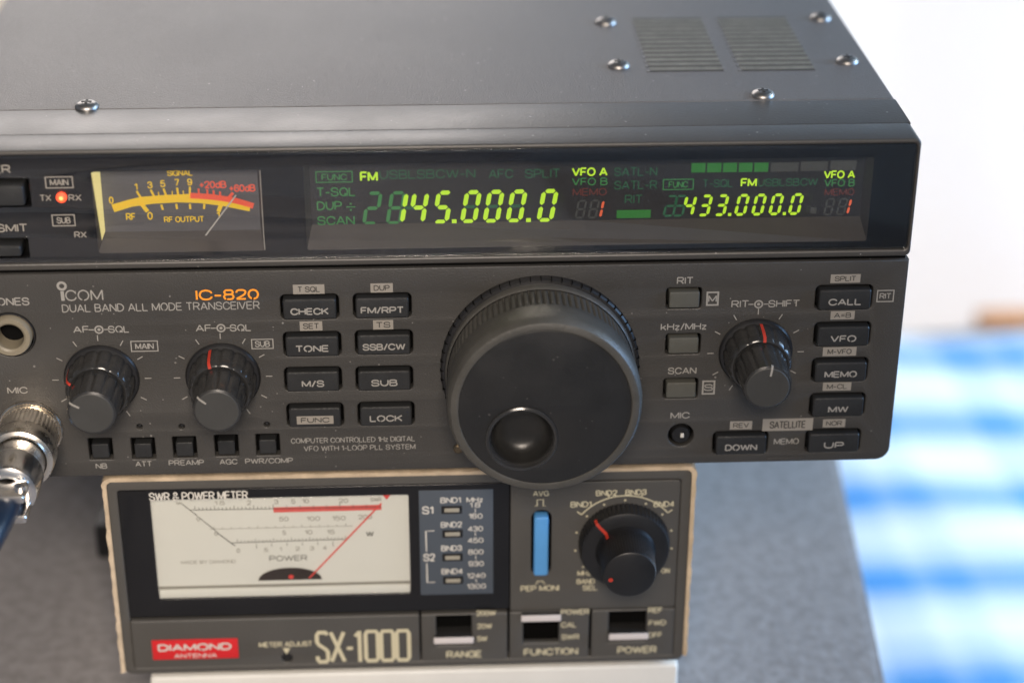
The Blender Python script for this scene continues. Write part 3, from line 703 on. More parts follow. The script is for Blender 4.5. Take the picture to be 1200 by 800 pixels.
# signal meter
T = tray(mx0, mx1, mz0, mz1, 65.3, 'signal_meter', M['tray'], M['meter_face'])
gy = GY
s = MB()
def pl(pts, w, mi, y=gy): s.line(pts, w, y, mi)
pl([(-74.23, 71.10), (-69.84, 72.47), (-64.69, 73.17), (-58.55, 73.44), (-53.47, 73.16), (-48.01, 72.34), (-41.55, 70.78)], 1.25, 0)
pl([(-74.46, 71.99), (-70.59, 73.13), (-67.48, 73.88), (-61.95, 74.27), (-55.73, 74.46)], .95, 0)
pl([(-55.72, 74.50), (-50.66, 74.04), (-45.10, 73.07), (-40.69, 71.55)], 1.5, 1)
for a, b in ((((-68.33, 75.88)), ((-67.28, 73.87))), (((-64.96, 76.16)), ((-64.19, 74.27))), (((-61.89, 76.44)), ((-61.33, 74.44))), (((-58.62, 76.60)), ((-58.48, 74.39))), (((-55.56, 76.78)), ((-55.80, 73.46)))):
    pl([a, b], .5, 0)
for p in ((-63.14, 74.69), (-59.87, 74.86), (-57.22, 74.93)): s.rect(p[0] - .12, p[0] + .12, p[1] - .3, p[1] + .9, gy, 0)
for p in ((-53.54, 75.20), (-51.51, 74.94), (-50.00, 74.70), (-48.49, 74.34)): s.rect(p[0] - .22, p[0] + .22, p[1] - .4, p[1] + 1.1, gy, 1)
pl([(-45.39, 75.07), (-46.71, 73.54)], .7, 1)
for a, b, w in (((-67.57, 72.77), (-66.12, 70.52), 1.0), ((-62.72, 72.25), (-62.42, 70.91), .5), ((-59.14, 72.41), (-59.03, 71.07), .5), ((-55.88, 72.35), (-55.87, 71.02), .5), ((-52.41, 72.30), (-52.60, 70.96), .5), ((-48.44, 72.01), (-49.17, 70.24), 1.0)):
    pl([a, b], w, 0)
for t, a, b, h, m_ in (('1', (-68.82, 76.11), (-68.01, 76.09), 7.6, 0), ('3', (-65.64, 76.50), (-64.42, 76.48), 7.6, 0), ('5', (-62.57, 76.78), (-61.36, 76.76), 7.6, 0), ('7', (-59.20, 77.05), (-57.98, 77.04), 7.6, 0),
                       ('9', (-56.15, 77.12), (-54.93, 77.10), 7.6, 0), ('+20dB', (-53.36, 76.19), (-46.83, 76.42), 8, 1), ('+60dB', (-46.31, 75.08), (-39.95, 75.53), 8, 1),
                       ('SIGNAL', (-60.73, 79.58), (-54.65, 79.62), 6.4, 0), ('0', (-75.11, 72.67), (-73.99, 72.65), 8, 0), ('RF', (-71.42, 68.27), (-69.06, 68.34), 8, 0), ('0', (-66.29, 68.40), (-64.97, 68.38), 8.6, 0),
                       ('1', (-49.70, 68.35), (-48.88, 68.33), 8, 0), ('RF OUTPUT', (-62.37, 67.55), (-52.72, 67.61), 6.6, 0)):
    s.text(t, a[0], b[0], (a[1] + b[1]) / 2, h * .238, gy, m_, 0.022)
s.build('meter_scale', [M['yellow'], M['dred']], T, 0, False)
MB().line([(-44.59, 74.83), (-52.87, 64.01)], .34, gy - .9).build('meter_needle', M['needle'], T, 0)
s = MB(); a, b = (-79.08, 79.93), (-78.82, 62.71)
s.poly([(mx0 + .1, 1.0, mz1 - .3), (mx0 + 1.5, GY, mz1 - .9), (mx0 + 1.35, GY, 65.6), (mx0 + .75, 2.6, 64.2)], 0)
s.build('backlight_glint', M['backlit_edge'], T, 0)  # backlight's reflection on the bezel side, put in as a glowing strip
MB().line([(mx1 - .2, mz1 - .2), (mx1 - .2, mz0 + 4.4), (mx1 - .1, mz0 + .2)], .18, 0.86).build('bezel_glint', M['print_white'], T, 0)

# frequency display
D = tray(dx0, dx1, dz0, dz1, 66.4, 'frequency_display', M['tray'], M['face'])
SEG = {'0': 'abcdef', '1': 'bc', '2': 'abdeg', '3': 'abcdg', '4': 'bcfg', '5': 'acdfg', '6': 'acdefg', '7': 'abc', '8': 'abcdefg', '9': 'abcdfg'}
def digit(s, ch, x, z, w, h, t, sl, y, mi=0, only=None):
    g = t * .16
    def pt(u, v): return (x + u + sl * v, y, z + v)
    hz = lambda v0: [(t * .55 + g, v0 + t / 2), (t + g, v0 + t), (w - t - g, v0 + t), (w - t * .55 - g, v0 + t / 2), (w - t - g, v0), (t + g, v0)]
    vt = lambda u0, v0, v1: [(u0 + t / 2, v0), (u0 + t, v0 + t * .5), (u0 + t, v1 - t * .5), (u0 + t / 2, v1), (u0, v1 - t * .5), (u0, v0 + t * .5)]
    m = h / 2
    shapes = dict(a=hz(h - t), g=hz(m - t / 2), d=hz(0), b=vt(w - t, m + g, h - t * .5 - g), c=vt(w - t, t * .5 + g, m - g), f=vt(0, m + g, h - t * .5 - g), e=vt(0, t * .5 + g, m - g))
    for k in (SEG[ch] if only is None else only): s.poly([pt(u, v) for u, v in shapes[k]], mi)
def readout(name, cells, zb, w, h, t, material, y, dots=(), sl=.17, only=None):
    s = MB()
    for ch, x in cells: digit(s, ch, x, zb, w, h, t, sl, y, 0, only)
    for x in dots: s.rect(x, x + t * 1.05, zb, zb + t * 1.05, y)
    return s.build(name, material, D, 0, False)
zb1 = (9.30, 66.11)[1]; hh = (9.38, 74.85)[1] - zb1
xs = [(-14.75, 66.52)[0], (-9.04, 66.42)[0], (-3.26, 66.32)[0], (2.15, 66.23)[0], (8.99, 66.11)[0], (14.50, 66.02)[0], (20.08, 65.92)[0], (27.63, 65.79)[0]]
readout('ghost_digit', list(zip('28', xs[:2])), zb1, 3.85, hh, .88, M['mid'], gy + .02)
readout('ghost_segment', list(zip('88888', [xs[2] - 2.3, xs[3], xs[4], xs[5], xs[6]])), zb1, 3.85, hh, .85, M['dim'], gy + .03, only='g')
lit1 = [('1', (-8.65, 66.41)[0])] + list(zip('45', [(-3.68, 66.33)[0], xs[3]])) + list(zip('0000', xs[4:]))
readout('main_readout', lit1, zb1, 4.1, hh, 1.1, M['lit'], gy - .04, ((7.12, 66.14)[0], (25.23, 65.84)[0]))
zb2 = (76.20, 67.01)[1]; h2 = (75.88, 72.77)[1] - zb2
p2 = [(63.17, 67.23)[0], (67.05, 67.17)[0], (71.05, 67.10)[0], (76.10, 67.02)[0], (80.31, 66.94)[0], (84.53, 66.87)[0], (89.38, 66.79)[0]]
readout('sub_readout', list(zip('4330000', p2)), zb2, 2.9, h2, .76, M['lit'], gy - .04, ((74.73, 67.04)[0], (88.22, 66.81)[0]))
readout('ghost_digit', [('2', (58.55, 67.31)[0]), ('8', (60.86, 67.27)[0])], zb2, 2.85, h2, .6, M['dim'], gy + .02)
zc = (42.66, 66.90)[1]; hc = (42.54, 71.86)[1] - zc
readout('channel_readout', [('1', (41.40, 66.92)[0])], zc, 2.2, hc, .62, M['litred'], gy - .04)
readout('ghost_digit', [('8', (37.01, 66.99)[0]), ('8', (40.15, 66.94)[0])], zc, 2.3, hc, .5, M['ghost'], gy + .02)
zc2 = (103.63, 66.78)[1]; hc2 = (103.26, 71.31)[1] - zc2
readout('channel_readout', [('1', (102.36, 66.80)[0])], zc2, 2.1, hc2, .6, M['litred'], gy - .04)
readout('ghost_digit', [('8', (98.13, 66.87)[0]), ('8', (101.31, 66.82)[0])], zc2, 2.2, hc2, .46, M['ghost'], gy + .02)
def flags(name, material, rows, bold=0.02):
    for t, a, b, h in rows: MB().text(t, a[0], b[0], (a[1] + b[1]) / 2, h * .238, gy, 0, bold).build(name, material, D, 0, False)
flags('lit_flag', M['lit'], [('FM', (-14.82, 77.45), (-10.52, 77.47), 11), ('VFO A', (36.19, 78.02), (44.88, 77.97), 9.6), ('FM', (77.39, 74.61), (81.36, 74.59), 9.6), ('VFO A', (97.61, 76.43), (105.32, 76.40), 9)], .035)
flags('half_lit_flag', M['mid'], [('T-SQL', (-25.41, 73.72), (-15.97, 73.70), 10), ('DUP', (-25.46, 70.11), (-19.38, 70.14), 10), ('SCAN', (-25.51, 66.25), (-16.42, 66.23), 10), ('VFO B', (36.24, 75.62), (44.94, 75.57), 8.5), ('VFO B', (97.88, 74.32), (105.44, 74.29), 8.5)], .012)
flags('unlit_flag', M['dim'], [('USBLSBCW-N', (-10.19, 78.04), (12.90, 77.90), 10), ('AFC', (16.09, 77.80), (22.06, 77.75), 10), ('SPLIT', (24.84, 77.71), (33.41, 77.66), 10), ('SATL-N', (46.44, 77.86), (56.90, 77.87), 9.6),
      ('SATL-R', (46.53, 74.39), (57.03, 74.40), 9.6), ('RIT', (49.24, 70.71), (53.62, 70.69), 9.6), ('T-SQL', (68.06, 74.62), (75.57, 74.59), 9), ('USBLSBCW', (81.53, 74.63), (96.28, 74.66), 8.6)], .0)
s = MB()
for a, b in (((-25.44, 80.26), (-16.56, 77.30)), ((58.39, 76.96), (65.94, 74.07))):
    s = MB(); s.outline(a[0], b[0], b[1], a[1], .25, gy); s.text('FUNC', a[0] + 1.4, b[0] - 1.4, b[1] + .55, 1.75, gy, 0, .015); s.build('unlit_flag', M['mid'], D, 0, False)
s = MB(); p = (-17.29, 70.94); s.rect(p[0] - 1.1, p[0] + 1.1, p[1] - .14, p[1] + .14, gy); s.disc((p[0], p[1] + .8), .25, gy); s.disc((p[0], p[1] - .8), .25, gy)
s.build('unlit_flag', M['mid'], D, 0, False)
flags('unlit_flag', M['dimred'], [('MEMO', (36.49, 72.94), (44.80, 72.89), 8.4), ('MEMO', (98.16, 71.98), (105.53, 71.95), 8)], .01)
s = MB()
for x0, x1 in ((810, 827), (828.3, 845.7), (847, 864), (865.5, 882.3), (883.5, 900.7)): pass
bars = [((65.17, 78.54), (68.58, 81.01)), ((68.98, 78.53), (72.46, 80.97)), ((72.86, 78.51), (76.26, 80.94)), ((76.71, 78.49), (80.06, 80.90)), ((80.46, 78.48), (83.89, 80.86))]
for a, b in bars: MB().rect(a[0], b[0], a[1], b[1], gy).build('strength_bar', M['bar'], D, 0, False)
for a, b in (((84.52, 78.46), (91.24, 80.80)), ((91.82, 78.53), (98.41, 81.00)), ((99.06, 78.59), (105.39, 81.11))): MB().rect(a[0], b[0], a[1], b[1], gy).build('unlit_bar', M['ghost'], D, 0, False)
a, b = (47.36, 66.86), (55.70, 68.99); MB().rect(a[0], b[0], a[1], b[1], gy).build('strength_bar', M['bar'], D, 0, False)
a, b = (95.04, 67.26), (96.50, 68.94); MB().rect(a[0], b[0], a[1], b[1], gy).build('unlit_bar', M['ghost'], D, 0, False)

# ---- lid screws and grilles
def lid_screw(x, y):
    b = MB().lathe([(3.0, 88.2), (3.0, 88.55), (2.7, 89.1), (2.0, 89.55), (1.0, 89.75), (0, 89.8)], x, y, 32, axis='z').build('screw', M['screw'], R)
    s = MB(); s.box(x - 1.25, x + 1.25, y - .32, y + .32, 89.5, 89.86).box(x - .32, x + .32, y - 1.25, y + 1.25, 89.52, 89.88)
    s.build('cross_slot', M['screw_dark'], b)
for p in ((-82.58, 29.95), (52.21, 93.38), (52.22, 56.20), (113.18, 95.10), (113.14, 57.41), (86.45, 32.01)): lid_screw(*p)
VENT = mat('vent_slot', (0.040, 0.038, 0.032), 0.7)
VMESH = mat('vent_mesh', (0.170, 0.162, 0.135), 0.55, 0, 0.8, 2600, 0.25, 0.5, 300)
for a, b in (((60.05, 51.59), (86.75, 96.07)), ((84.00, 51.37), (110.99, 95.98))):
    s = MB(); n = 13
    y0, y1 = a[1], 96.2; x0 = a[0]; x1 = x0 + 19.3
    for k in range(n):
        y = y0 + (y1 - y0) * k / (n - 1)
        s.box(x0, x1, y - .5, y + .5, 88.0, 88.39, 0, mi=0)
        if k < n - 1: s.box(x0, x1, y + .5, y + (y1 - y0) / (n - 1) - .5, 88.0, 88.36, 0, mi=2)
        s.box(x0 - .9, x0 - .15, y - .55, y + .55, 88.0, 88.42, .1, 1, mi=1)
    s.build('vent_grille', [VENT, M['screw'], VMESH], R)

# ================================================================== microphone plug
PL = empty('microphone_plug', (mic[0], -6, mic[1]), 'nickel screw-on microphone plug with dark blue cable in the socket of the radio', 'plug')
mx, mz = mic
n_ = M['nickel']
MB().lathe([(6.6, -2), (7.4, -2.2), (7.5, -8.5), (7.3, -9.0)], mx, mz, 120, lambda a, j: 1 - (.03 * max(0, math.cos(40 * a)) if 0 < j < 3 else 0)).build('knurled_ring', n_, PL)
MB().lathe([(7.2, -8.8), (7.9, -9.4), (8.3, -10.2), (8.3, -14.5), (8.0, -15.4), (7.2, -15.8), (6.6, -15.6), (6.4, -14.2)], mx, mz, 96).build('coupling_ring', n_, PL)
MB().lathe([(6.3, -14), (6.3, -20), (6.6, -20.6), (6.8, -21.5), (6.8, -29), (6.5, -30.2), (5.4, -30.8), (4.2, -30.9), (4.0, -30.0)], mx, mz, 80).build('plug_body', M['steel'], PL)
s = MB(); s.box(mx - 5.2, mx + 5.2, -38, -29.5, mz + 1.2, mz + 3.4, .8, 3); s.box(mx - 5.2, mx + 5.2, -38, -29.5, mz - 4.2, mz - 2.0, .8, 3)
for sx in (-3.9, 3.9): s.lathe([(1.5, mz + 3.2), (1.5, mz + 4.2), (.9, mz + 4.6), (0, mz + 4.7)], mx + sx, -34, 20, axis='z')
s.build('cable_clamp', M['steel'], PL)
path = [(mx, -26, mz - .5), (mx, -40, mz - .8), (mx - 3, -52, mz - 4), (mx - 10, -66, mz - 14), (mx - 20, -84, mz - 32), (mx - 22, -110, mz - 62), (mx - 5, -150, mz - 93), (-114, -195, DZ + 3.6), (-128, -265, DZ + 3.4), (-135, -333, DZ + 3.4), (-127, -384, DZ + 3.4), (-118, -441, DZ + 3.4), (-96, -540, DZ + 3.4)]
def smooth(P, n=8):
    P = [Vector(p) for p in P]; out = []
    for i in range(len(P) - 1):
        p0, p1, p2, p3 = P[max(0, i - 1)], P[i], P[i + 1], P[min(len(P) - 1, i + 2)]
        for k in range(n):
            t = k / n
            out.append(0.5 * ((2 * p1) + (p2 - p0) * t + (2 * p0 - 5 * p1 + 4 * p2 - p3) * t * t + (3 * p1 - p0 - 3 * p2 + p3) * t ** 3))
    return out + [P[-1]]
MB().tube(smooth(path), 3.3, 18).build('cable', M['cable'], PL)
adopt(PL)

# ================================================================== power meter under the radio
SX0, SX1, SZ0, SZ1, SY = -82.6, 69.0, -63.9, -3.2, 3.0
S = empty('power_meter', (-7, 50, -64), 'grey standing-wave and power meter with red badge and white dial under the radio', 'meter')
MB().box(SX0 + .6, SX1 - .6, SY + 4, 103, SZ0 + .4, SZ1 - .2, 1.5, 3).build('case', M['vinyl'], S)
# frayed tan card edge round top and sides
s = MB(); rng = random.Random(3)
def wob(k): return rng.uniform(-.2, .2)
def strip(pts_out, pts_in):
    o0 = [s.bm.verts.new((p[0], SY - 1.0 + rng.uniform(-.25, .2), p[1])) for p in pts_out]; i0 = [s.bm.verts.new((p[0], SY - .75, p[1])) for p in pts_in]
    o1 = [s.bm.verts.new((p[0], SY + 7, p[1])) for p in pts_out]; i1 = [s.bm.verts.new((p[0], SY + 7, p[1])) for p in pts_in]
    for k in range(len(o0) - 1):
        for A, B in ((o0, i0), (o1, o0), (i0, i1)): s.bm.faces.new([A[k], A[k + 1], B[k + 1], B[k]])
po, pi_ = [], []
N = 34
for k in range(N):
    z = SZ0 + 1 + (SZ1 - 2.2 - SZ0 - 1) * k / (N - 1); po.append((SX0 - .95 + wob(k), z)); pi_.append((SX0 + .15, z))
for k in range(1, 7):
    a = math.radians(180 - 15 * k); po.append((SX0 + 1.6 + 2.8 * math.cos(a), SZ1 - 1.5 + 2.7 * math.sin(a))); pi_.append((SX0 + 1.8 + 1.6 * math.cos(a), SZ1 - 1.6 + 1.6 * math.sin(a)))
for k in range(1, 60):
    x = SX0 + 1.8 + (SX1 - SX0 - 3.6) * k / 60; po.append((x, SZ1 + 1.15 + wob(k) * .5)); pi_.append((x, SZ1 - .05))
for k in range(1, 7):
    a = math.radians(90 - 15 * k); po.append((SX1 - 1.6 + 2.8 * math.cos(a), SZ1 - 1.5 + 2.7 * math.sin(a))); pi_.append((SX1 - 1.8 + 1.6 * math.cos(a), SZ1 - 1.6 + 1.6 * math.sin(a)))
for k in range(N):
    z = SZ1 - 2.2 - (SZ1 - 2.2 - SZ0 - 2) * k / (N - 1); po.append((SX1 + .9 + wob(k), z)); pi_.append((SX1 - .15, z))
strip(po, pi_); s.build('card_edging', M['tan'], S, 60)
# front bezel and panels
win = (lambda a, b: (a[0], b[0], b[1], a[1]))((-80.13, -8.37), (21.38, -43.34))
wz0, wz1 = -45.6, -8.6; wx0, wx1 = -77.6, (21.33, -25.98)[0]
bx0, bx1 = SX0 + 2.7, SX1 - 2.9
plate(rr(SX0, SX1, SZ0, SZ1, 2.2), [rr(bx0, bx1, -61.8, -6.2, .8)], SY - .4, SY + 6, .5, 'front_bezel', M['sx'], S)
MB().box(bx0 - .5, bx1 + .5, SY + 3.6, SY + 5.8, -62, -7).build('chassis', M['pit'], S)
mfx0, mfx1, mfz0, mfz1 = (-71.75, -12.98)[0], (-5.03, -14.71)[0], (-39.38, -40.07)[1], (-37.84, -9.27)[1]
# black meter window with an opening for the dial card
plate(rr(bx0 + .1, wx1, wz0, -6.4, .5), [rr(mfx0, mfx1, mfz0, mfz1, .5)], SY - .1, SY + 1.1, .12, 'meter_window', M['sxblack'], S)
CD = MB().box(mfx0 - .6, mfx1 + .6, SY + 1.2, SY + 1.6, mfz0 - .2, mfz1 + .4).build('dial_card', M['paper'], S)
s = MB(); s.box(mfx0 + .1, mfx1 - .1, SY + .25, SY + 1.15, mfz0 + .05, mfz0 + 2.6, .35); s.build('card_ledge', M['paper'], S)
MB().box(mfx0 + .1, mfx1 - .1, SY + .95, SY + 1.15, mfz0 + 2.6, mfz0 + 3.3, .05).build('ledge_shade', M['ink_grey'], S)  # shade above the ledge, put in as a dark strip
plate(rr(mfx0 + .1, mfx1 - .1, mfz0 + .1, mfz1 - .1, .5), [], SY + .02, SY + .2, .05, 'meter_glass', M['clear'], S)
# dial printing (at the card's face)
s = MB(); cy = SY + 1.12
def cl(pts, w=.22, mi=0): s.line(pts, w, cy, mi)
cl([(-63.72, -11.37), (-60.02, -15.10)]); cl([(-61.65, -13.24), (-12.35, -13.61)], .18)
s.line([(-40.28, -13.79), (-12.13, -13.69)], 1.6, cy + .04, 2)
cl([(-59.82, -15.37), (-55.68, -19.67)], .2); cl([(-57.20, -19.23), (-19.86, -19.17)], .14, 1)
cl([(-55.70, -19.93), (-50.88, -24.55)], .25); cl([(-51.71, -23.60), (-21.12, -23.24)], .2)
def ticks(a, b, n, hz, mi=0, w=.14):
    for k in range(n):
        t = k / (n - 1); x = a[0] + (b[0] - a[0]) * t; z = a[1] + (b[1] - a[1]) * t; h = hz * (1.6 if k % 5 == 0 else 1)
        s.rect(x - w / 2, x + w / 2, z - .1, z + h, cy - .02, mi)
ticks((-60.55, -13.27), (-40.26, -13.43), 21, .75); ticks((-40.25, -13.27), (-12.57, -13.47), 9, .8)
ticks((-56.09, -19.13), (-21.64, -19.13), 16, .5, 1); ticks((-50.15, -23.51), (-21.79, -23.27), 31, .65); ticks((-45.27, -23.91), (-25.16, -23.79), 6, -1.0)
for t, a, b, h in (('\u221e', (-65.27, -11.59), (-63.73, -11.63), 4), ('1.5', (-55.39, -11.84), (-52.75, -11.91), 4.5), ('2', (-47.03, -12.06), (-45.93, -12.09), 5), ('3', (-39.97, -11.98), (-38.86, -12.01), 5), ('5', (-35.55, -11.97), (-34.44, -11.99), 5),
                   ('10', (-32.67, -11.91), (-30.91, -11.96), 5), ('20', (-23.16, -12.03), (-20.73, -12.09), 5), ('SWR', (-14.96, -11.85), (-12.08, -11.92), 4.5), ('50', (-38.91, -17.23), (-36.47, -17.29), 5), ('100', (-31.81, -17.28), (-28.25, -17.38), 5),
                   ('150', (-25.14, -17.33), (-21.58, -17.42), 5), ('200', (-18.23, -17.11), (-14.67, -17.21), 5), ('5', (-38.23, -21.45), (-37.34, -21.48), 5), ('10', (-32.44, -21.48), (-30.43, -21.53), 5), ('15', (-26.64, -21.50), (-24.63, -21.55), 5),
                   ('0', (-60.35, -16.66), (-59.47, -16.68), 5), ('0', (-56.01, -21.24), (-55.12, -21.26), 5), ('0', (-50.56, -26.69), (-49.67, -26.71), 5), ('.5', (-43.63, -26.61), (-42.29, -26.65), 4.5), ('1', (-39.37, -26.46), (-38.70, -26.48), 4.5), ('2', (-35.12, -26.44), (-34.00, -26.47), 4.5), ('3', (-31.31, -26.42), (-30.20, -26.45), 4.5), ('4', (-27.95, -26.37), (-26.83, -26.40), 4.5)):
    s.text(t, a[0], b[0], (a[1] + b[1]) / 2, h * .2739, cy, 1, .01)
s.text('POWER', (-42.11, -29.59)[0], (-32.13, -29.60)[0], (-37.06, -29.60)[1], 6.4 * .2739, cy, 0, .0)
s.text('W', (-16.40, -22.57)[0], (-14.38, -22.62)[0], (-15.50, -22.59)[1], 6 * .2739, cy, 0, .02)
s.text('MADE BY DIAMOND', (-65.29, -29.88)[0], (-50.98, -29.88)[0], (-57.91, -29.88)[1], 4 * .2739, cy, 1, .0)
s.build('dial_printing', [M['ink'], M['ink_grey'], M['ink_red']], CD, 0, False)
s = MB(); c0 = (-36.90, -35.53); w0 = 8.4
s.poly([(c0[0] + w0 * math.cos(math.radians(a)), cy - .15, c0[1] + 3.9 * math.sin(math.radians(a))) for a in range(0, 181, 10)])
s.build('movement_cover', mat('movement_dark', (0.03, 0.018, 0.014), .4), CD, 0)
s = MB(); s.line([(-31.91, -34.99), (-12.09, -12.18)], .42, cy - .4); s.disc((-36.62, -34.32), .7, cy - .5, 12)
tt = (-10.70, -10.01); s.poly([(tt[0] - 1.1, cy - .5, tt[1] + .6), (tt[0] + 1.1, cy - .5, tt[1] + .6), (tt[0], cy - .5, tt[1] - 1.1)])
s.build('meter_needle', M['needle_red'], CD, 0)
# title
q = MB(); q.text('SWR & POWER METER', (-71.88, -9.09)[0], (-46.41, -8.97)[0], (-59.16, -9.11)[1] - .35, 9.4 * .2739, SY - .25, 0, .012)
q.build('title_lettering', M['print_white'], S, 0, False)
# slate lamp panel
a, b = (-2.36, -8.38), (17.02, -40.47)
MB().box(a[0], b[0], SY - .35, SY + 1, b[1], a[1] + .3, .15).build('lamp_panel', M['slate'], S)
ly = SY - .42
for p in ((6.21, -13.96), (6.33, -21.32), (6.25, -28.67), (6.34, -35.91)):
    o = MB().box(p[0] - 2.7, p[0] + 2.7, SY - .6, SY + .3, p[1] - 1.15, p[1] + 1.15, .2).build('band_lamp', M['black'], S)
    MB().box(p[0] - 1.95, p[0] + 1.95, SY - .8, SY - .5, p[1] - .55, p[1] + .6, .1).build('lamp_lens', M['ledoff'], o)
q = MB()
for t, a, b, h in (('BND1', (3.25, -11.90), (8.59, -11.93), 6.6), ('BND2', (3.26, -19.39), (8.86, -19.38), 6.6), ('BND3', (3.28, -26.67), (8.80, -26.71), 6.6), ('BND4', (3.29, -33.98), (8.97, -33.98), 6.6),
                   ('S1', (-1.59, -15.19), (1.42, -15.14), 9), ('S2', (-1.51, -29.78), (1.65, -29.73), 9), ('MHz', (10.04, -11.86), (14.38, -11.82), 6), ('1.8', (10.80, -13.42), (13.70, -13.37), 5.6), ('160', (10.56, -16.85), (14.25, -16.84), 6),
                   ('430', (10.31, -20.77), (14.35, -20.74), 6), ('450', (10.28, -24.35), (14.45, -24.33), 6), ('800', (10.37, -27.98), (14.44, -27.93), 6), ('930', (10.46, -31.64), (14.54, -31.65), 6), ('1240', (9.98, -35.47), (14.98, -35.39), 6), ('1300', (9.95, -38.84), (15.09, -38.77), 6)):
    q.text(t, a[0], b[0], (a[1] + b[1]) / 2, h * .2739, ly, 0, .022)
q.line([(1.57, -20.27), (-0.67, -20.34), (-0.60, -26.72)], .3, ly); q.line([(-0.57, -30.34), (-0.55, -36.42), (1.56, -36.37)], .3, ly)
for p in ((12.36, -14.38), (12.32, -21.61), (12.40, -28.95), (12.48, -36.25)): q.rect(p[0] - .12, p[0] + .12, p[1] - .5, p[1] + .6, ly)
q.build('lamp_lettering', M['print_white'], S, 0, False)
# grey panel on the right with slide switch and selector
rx0 = wx1 + .25; rz0 = -46.2
sl0, sl1 = (27.07, -14.76), (32.39, -35.07)
plate(rr(rx0, bx1 - .1, rz0, -6.5, .7), [rr(sl0[0], sl1[0], sl1[1], sl0[1], 2.4)], SY - .35, SY + 1.2, .2, 'selector_panel', M['sx'], S)
a, b = (27.71, -16.35), (31.61, -34.61)
MB().box(a[0], b[0], SY - 1.6, SY + 2, b[1], a[1], .9, 3).build('slide_switch', M['blue'], S)
q = MB(); cyl = SY - .41
def cq(t, a, b, h, bold=.02): q.text(t, a[0], b[0], (a[1] + b[1]) / 2, h * .2739, cyl, 0, bold)
cq('AVG', (27.42, -10.43), (31.55, -10.43), 6.2); cq('PEP MONI', (24.34, -40.02), (34.65, -40.04), 6.8)
p = (29.33, -12.46); q.line([(p[0] - 1.4, p[1] - .9), (p[0] - .8, p[1] - .9), (p[0] - .8, p[1] + 1), (p[0] + .8, p[1] + 1), (p[0] + .8, p[1] - .9), (p[0] + 1.4, p[1] - .9)], .22, cyl)
p = (29.58, -37.27); q.line([(p[0] - 1.4, p[1] - .3), (p[0] - .8, p[1] - .3), (p[0] - .8, p[1] + .4), (p[0] + .8, p[1] + .4), (p[0] + .8, p[1] - .3), (p[0] + 1.4, p[1] - .3)], .2, cyl)
kx, kz = 51.6, -25.2
q.line([(kx + 14.4 * math.sin(math.radians(t)), kz + 14.4 * math.cos(math.radians(t))) for t in range(-52, 53, 4)], .34, cyl)
for t in (-52, -17, 17, 52):
    t = math.radians(t); q.line([(kx + 14.4 * math.sin(t), kz + 14.4 * math.cos(t)), (kx + 15.9 * math.sin(t), kz + 15.9 * math.cos(t))], .34, cyl)
for t in range(-150, 151, 25): q.disc((kx + 13.0 * math.sin(math.radians(t)), kz + 13.0 * math.cos(math.radians(t))), .3, cyl, 10)
cq('BND1', (37.28, -14.08), (42.80, -14.06), 6.6); cq('BND2', (43.84, -10.75), (49.44, -10.73), 6.4); cq('BND3', (51.57, -10.73), (57.17, -10.72), 6.4); cq('BND4', (59.10, -14.54), (64.62, -14.52), 6.6)
cq('MHz', (39.49, -35.48), (43.15, -35.48), 6); cq('BAND', (39.31, -38.10), (44.24, -38.07), 6); cq('SEL', (40.96, -40.17), (44.97, -40.17), 6); cq('ON', (61.92, -35.35), (64.21, -35.31), 6)
q.build('selector_lettering', M['print_cream'], S, 0, False)
k = MB().lathe([(12.1, SY), (12.0, SY - 2.2), (11.8, SY - 3.4), (11.4, SY - 4.6), (10.5, SY - 5.0), (7.8, SY - 5.2)], kx, kz, 240, lambda a, j: 1 - (.02 * max(0, math.cos(60 * a)) if j in (0, 1, 2) else 0)).build('band_selector', M['black'], S)
MB().lathe([(8.0, SY - 5.0), (7.6, SY - 6.0), (7.4, SY - 7), (7.0, SY - 15.0), (6.7, SY - 15.8), (6.2, SY - 16.1), (0, SY - 16.2)], kx, kz, 240, lambda a, j: 1 - (.022 * max(0, math.cos(60 * a)) if j in (2, 3) else 0)).build('selector_cap', M['black'], k)
ang = math.radians(-42); d = Vector((math.sin(ang), math.cos(ang))); t = Vector((d.y, -d.x)) * .42
s = MB(); pr = [(Vector((kx, kz)) + d * r, y) for r, y in ((11.95, SY - 3.2), (11.55, SY - 4.65), (10.6, SY - 5.12), (7.9, SY - 5.3), (7.65, SY - 6.1), (7.5, SY - 7.2))]
vs = [(s.bm.verts.new((p.x + t.x, y, p.y + t.y)), s.bm.verts.new((p.x - t.x, y, p.y - t.y))) for p, y in pr]
for p_, q_ in zip(vs, vs[1:]): s.bm.faces.new([p_[0], q_[0], q_[1], p_[1]])
s.build('pointer', M['red'], k)
MB().disc((kx - 4.9, kz - 1.2), .62, SY - 16.28, 14).build('cap_mark', M['red'], k, 0)
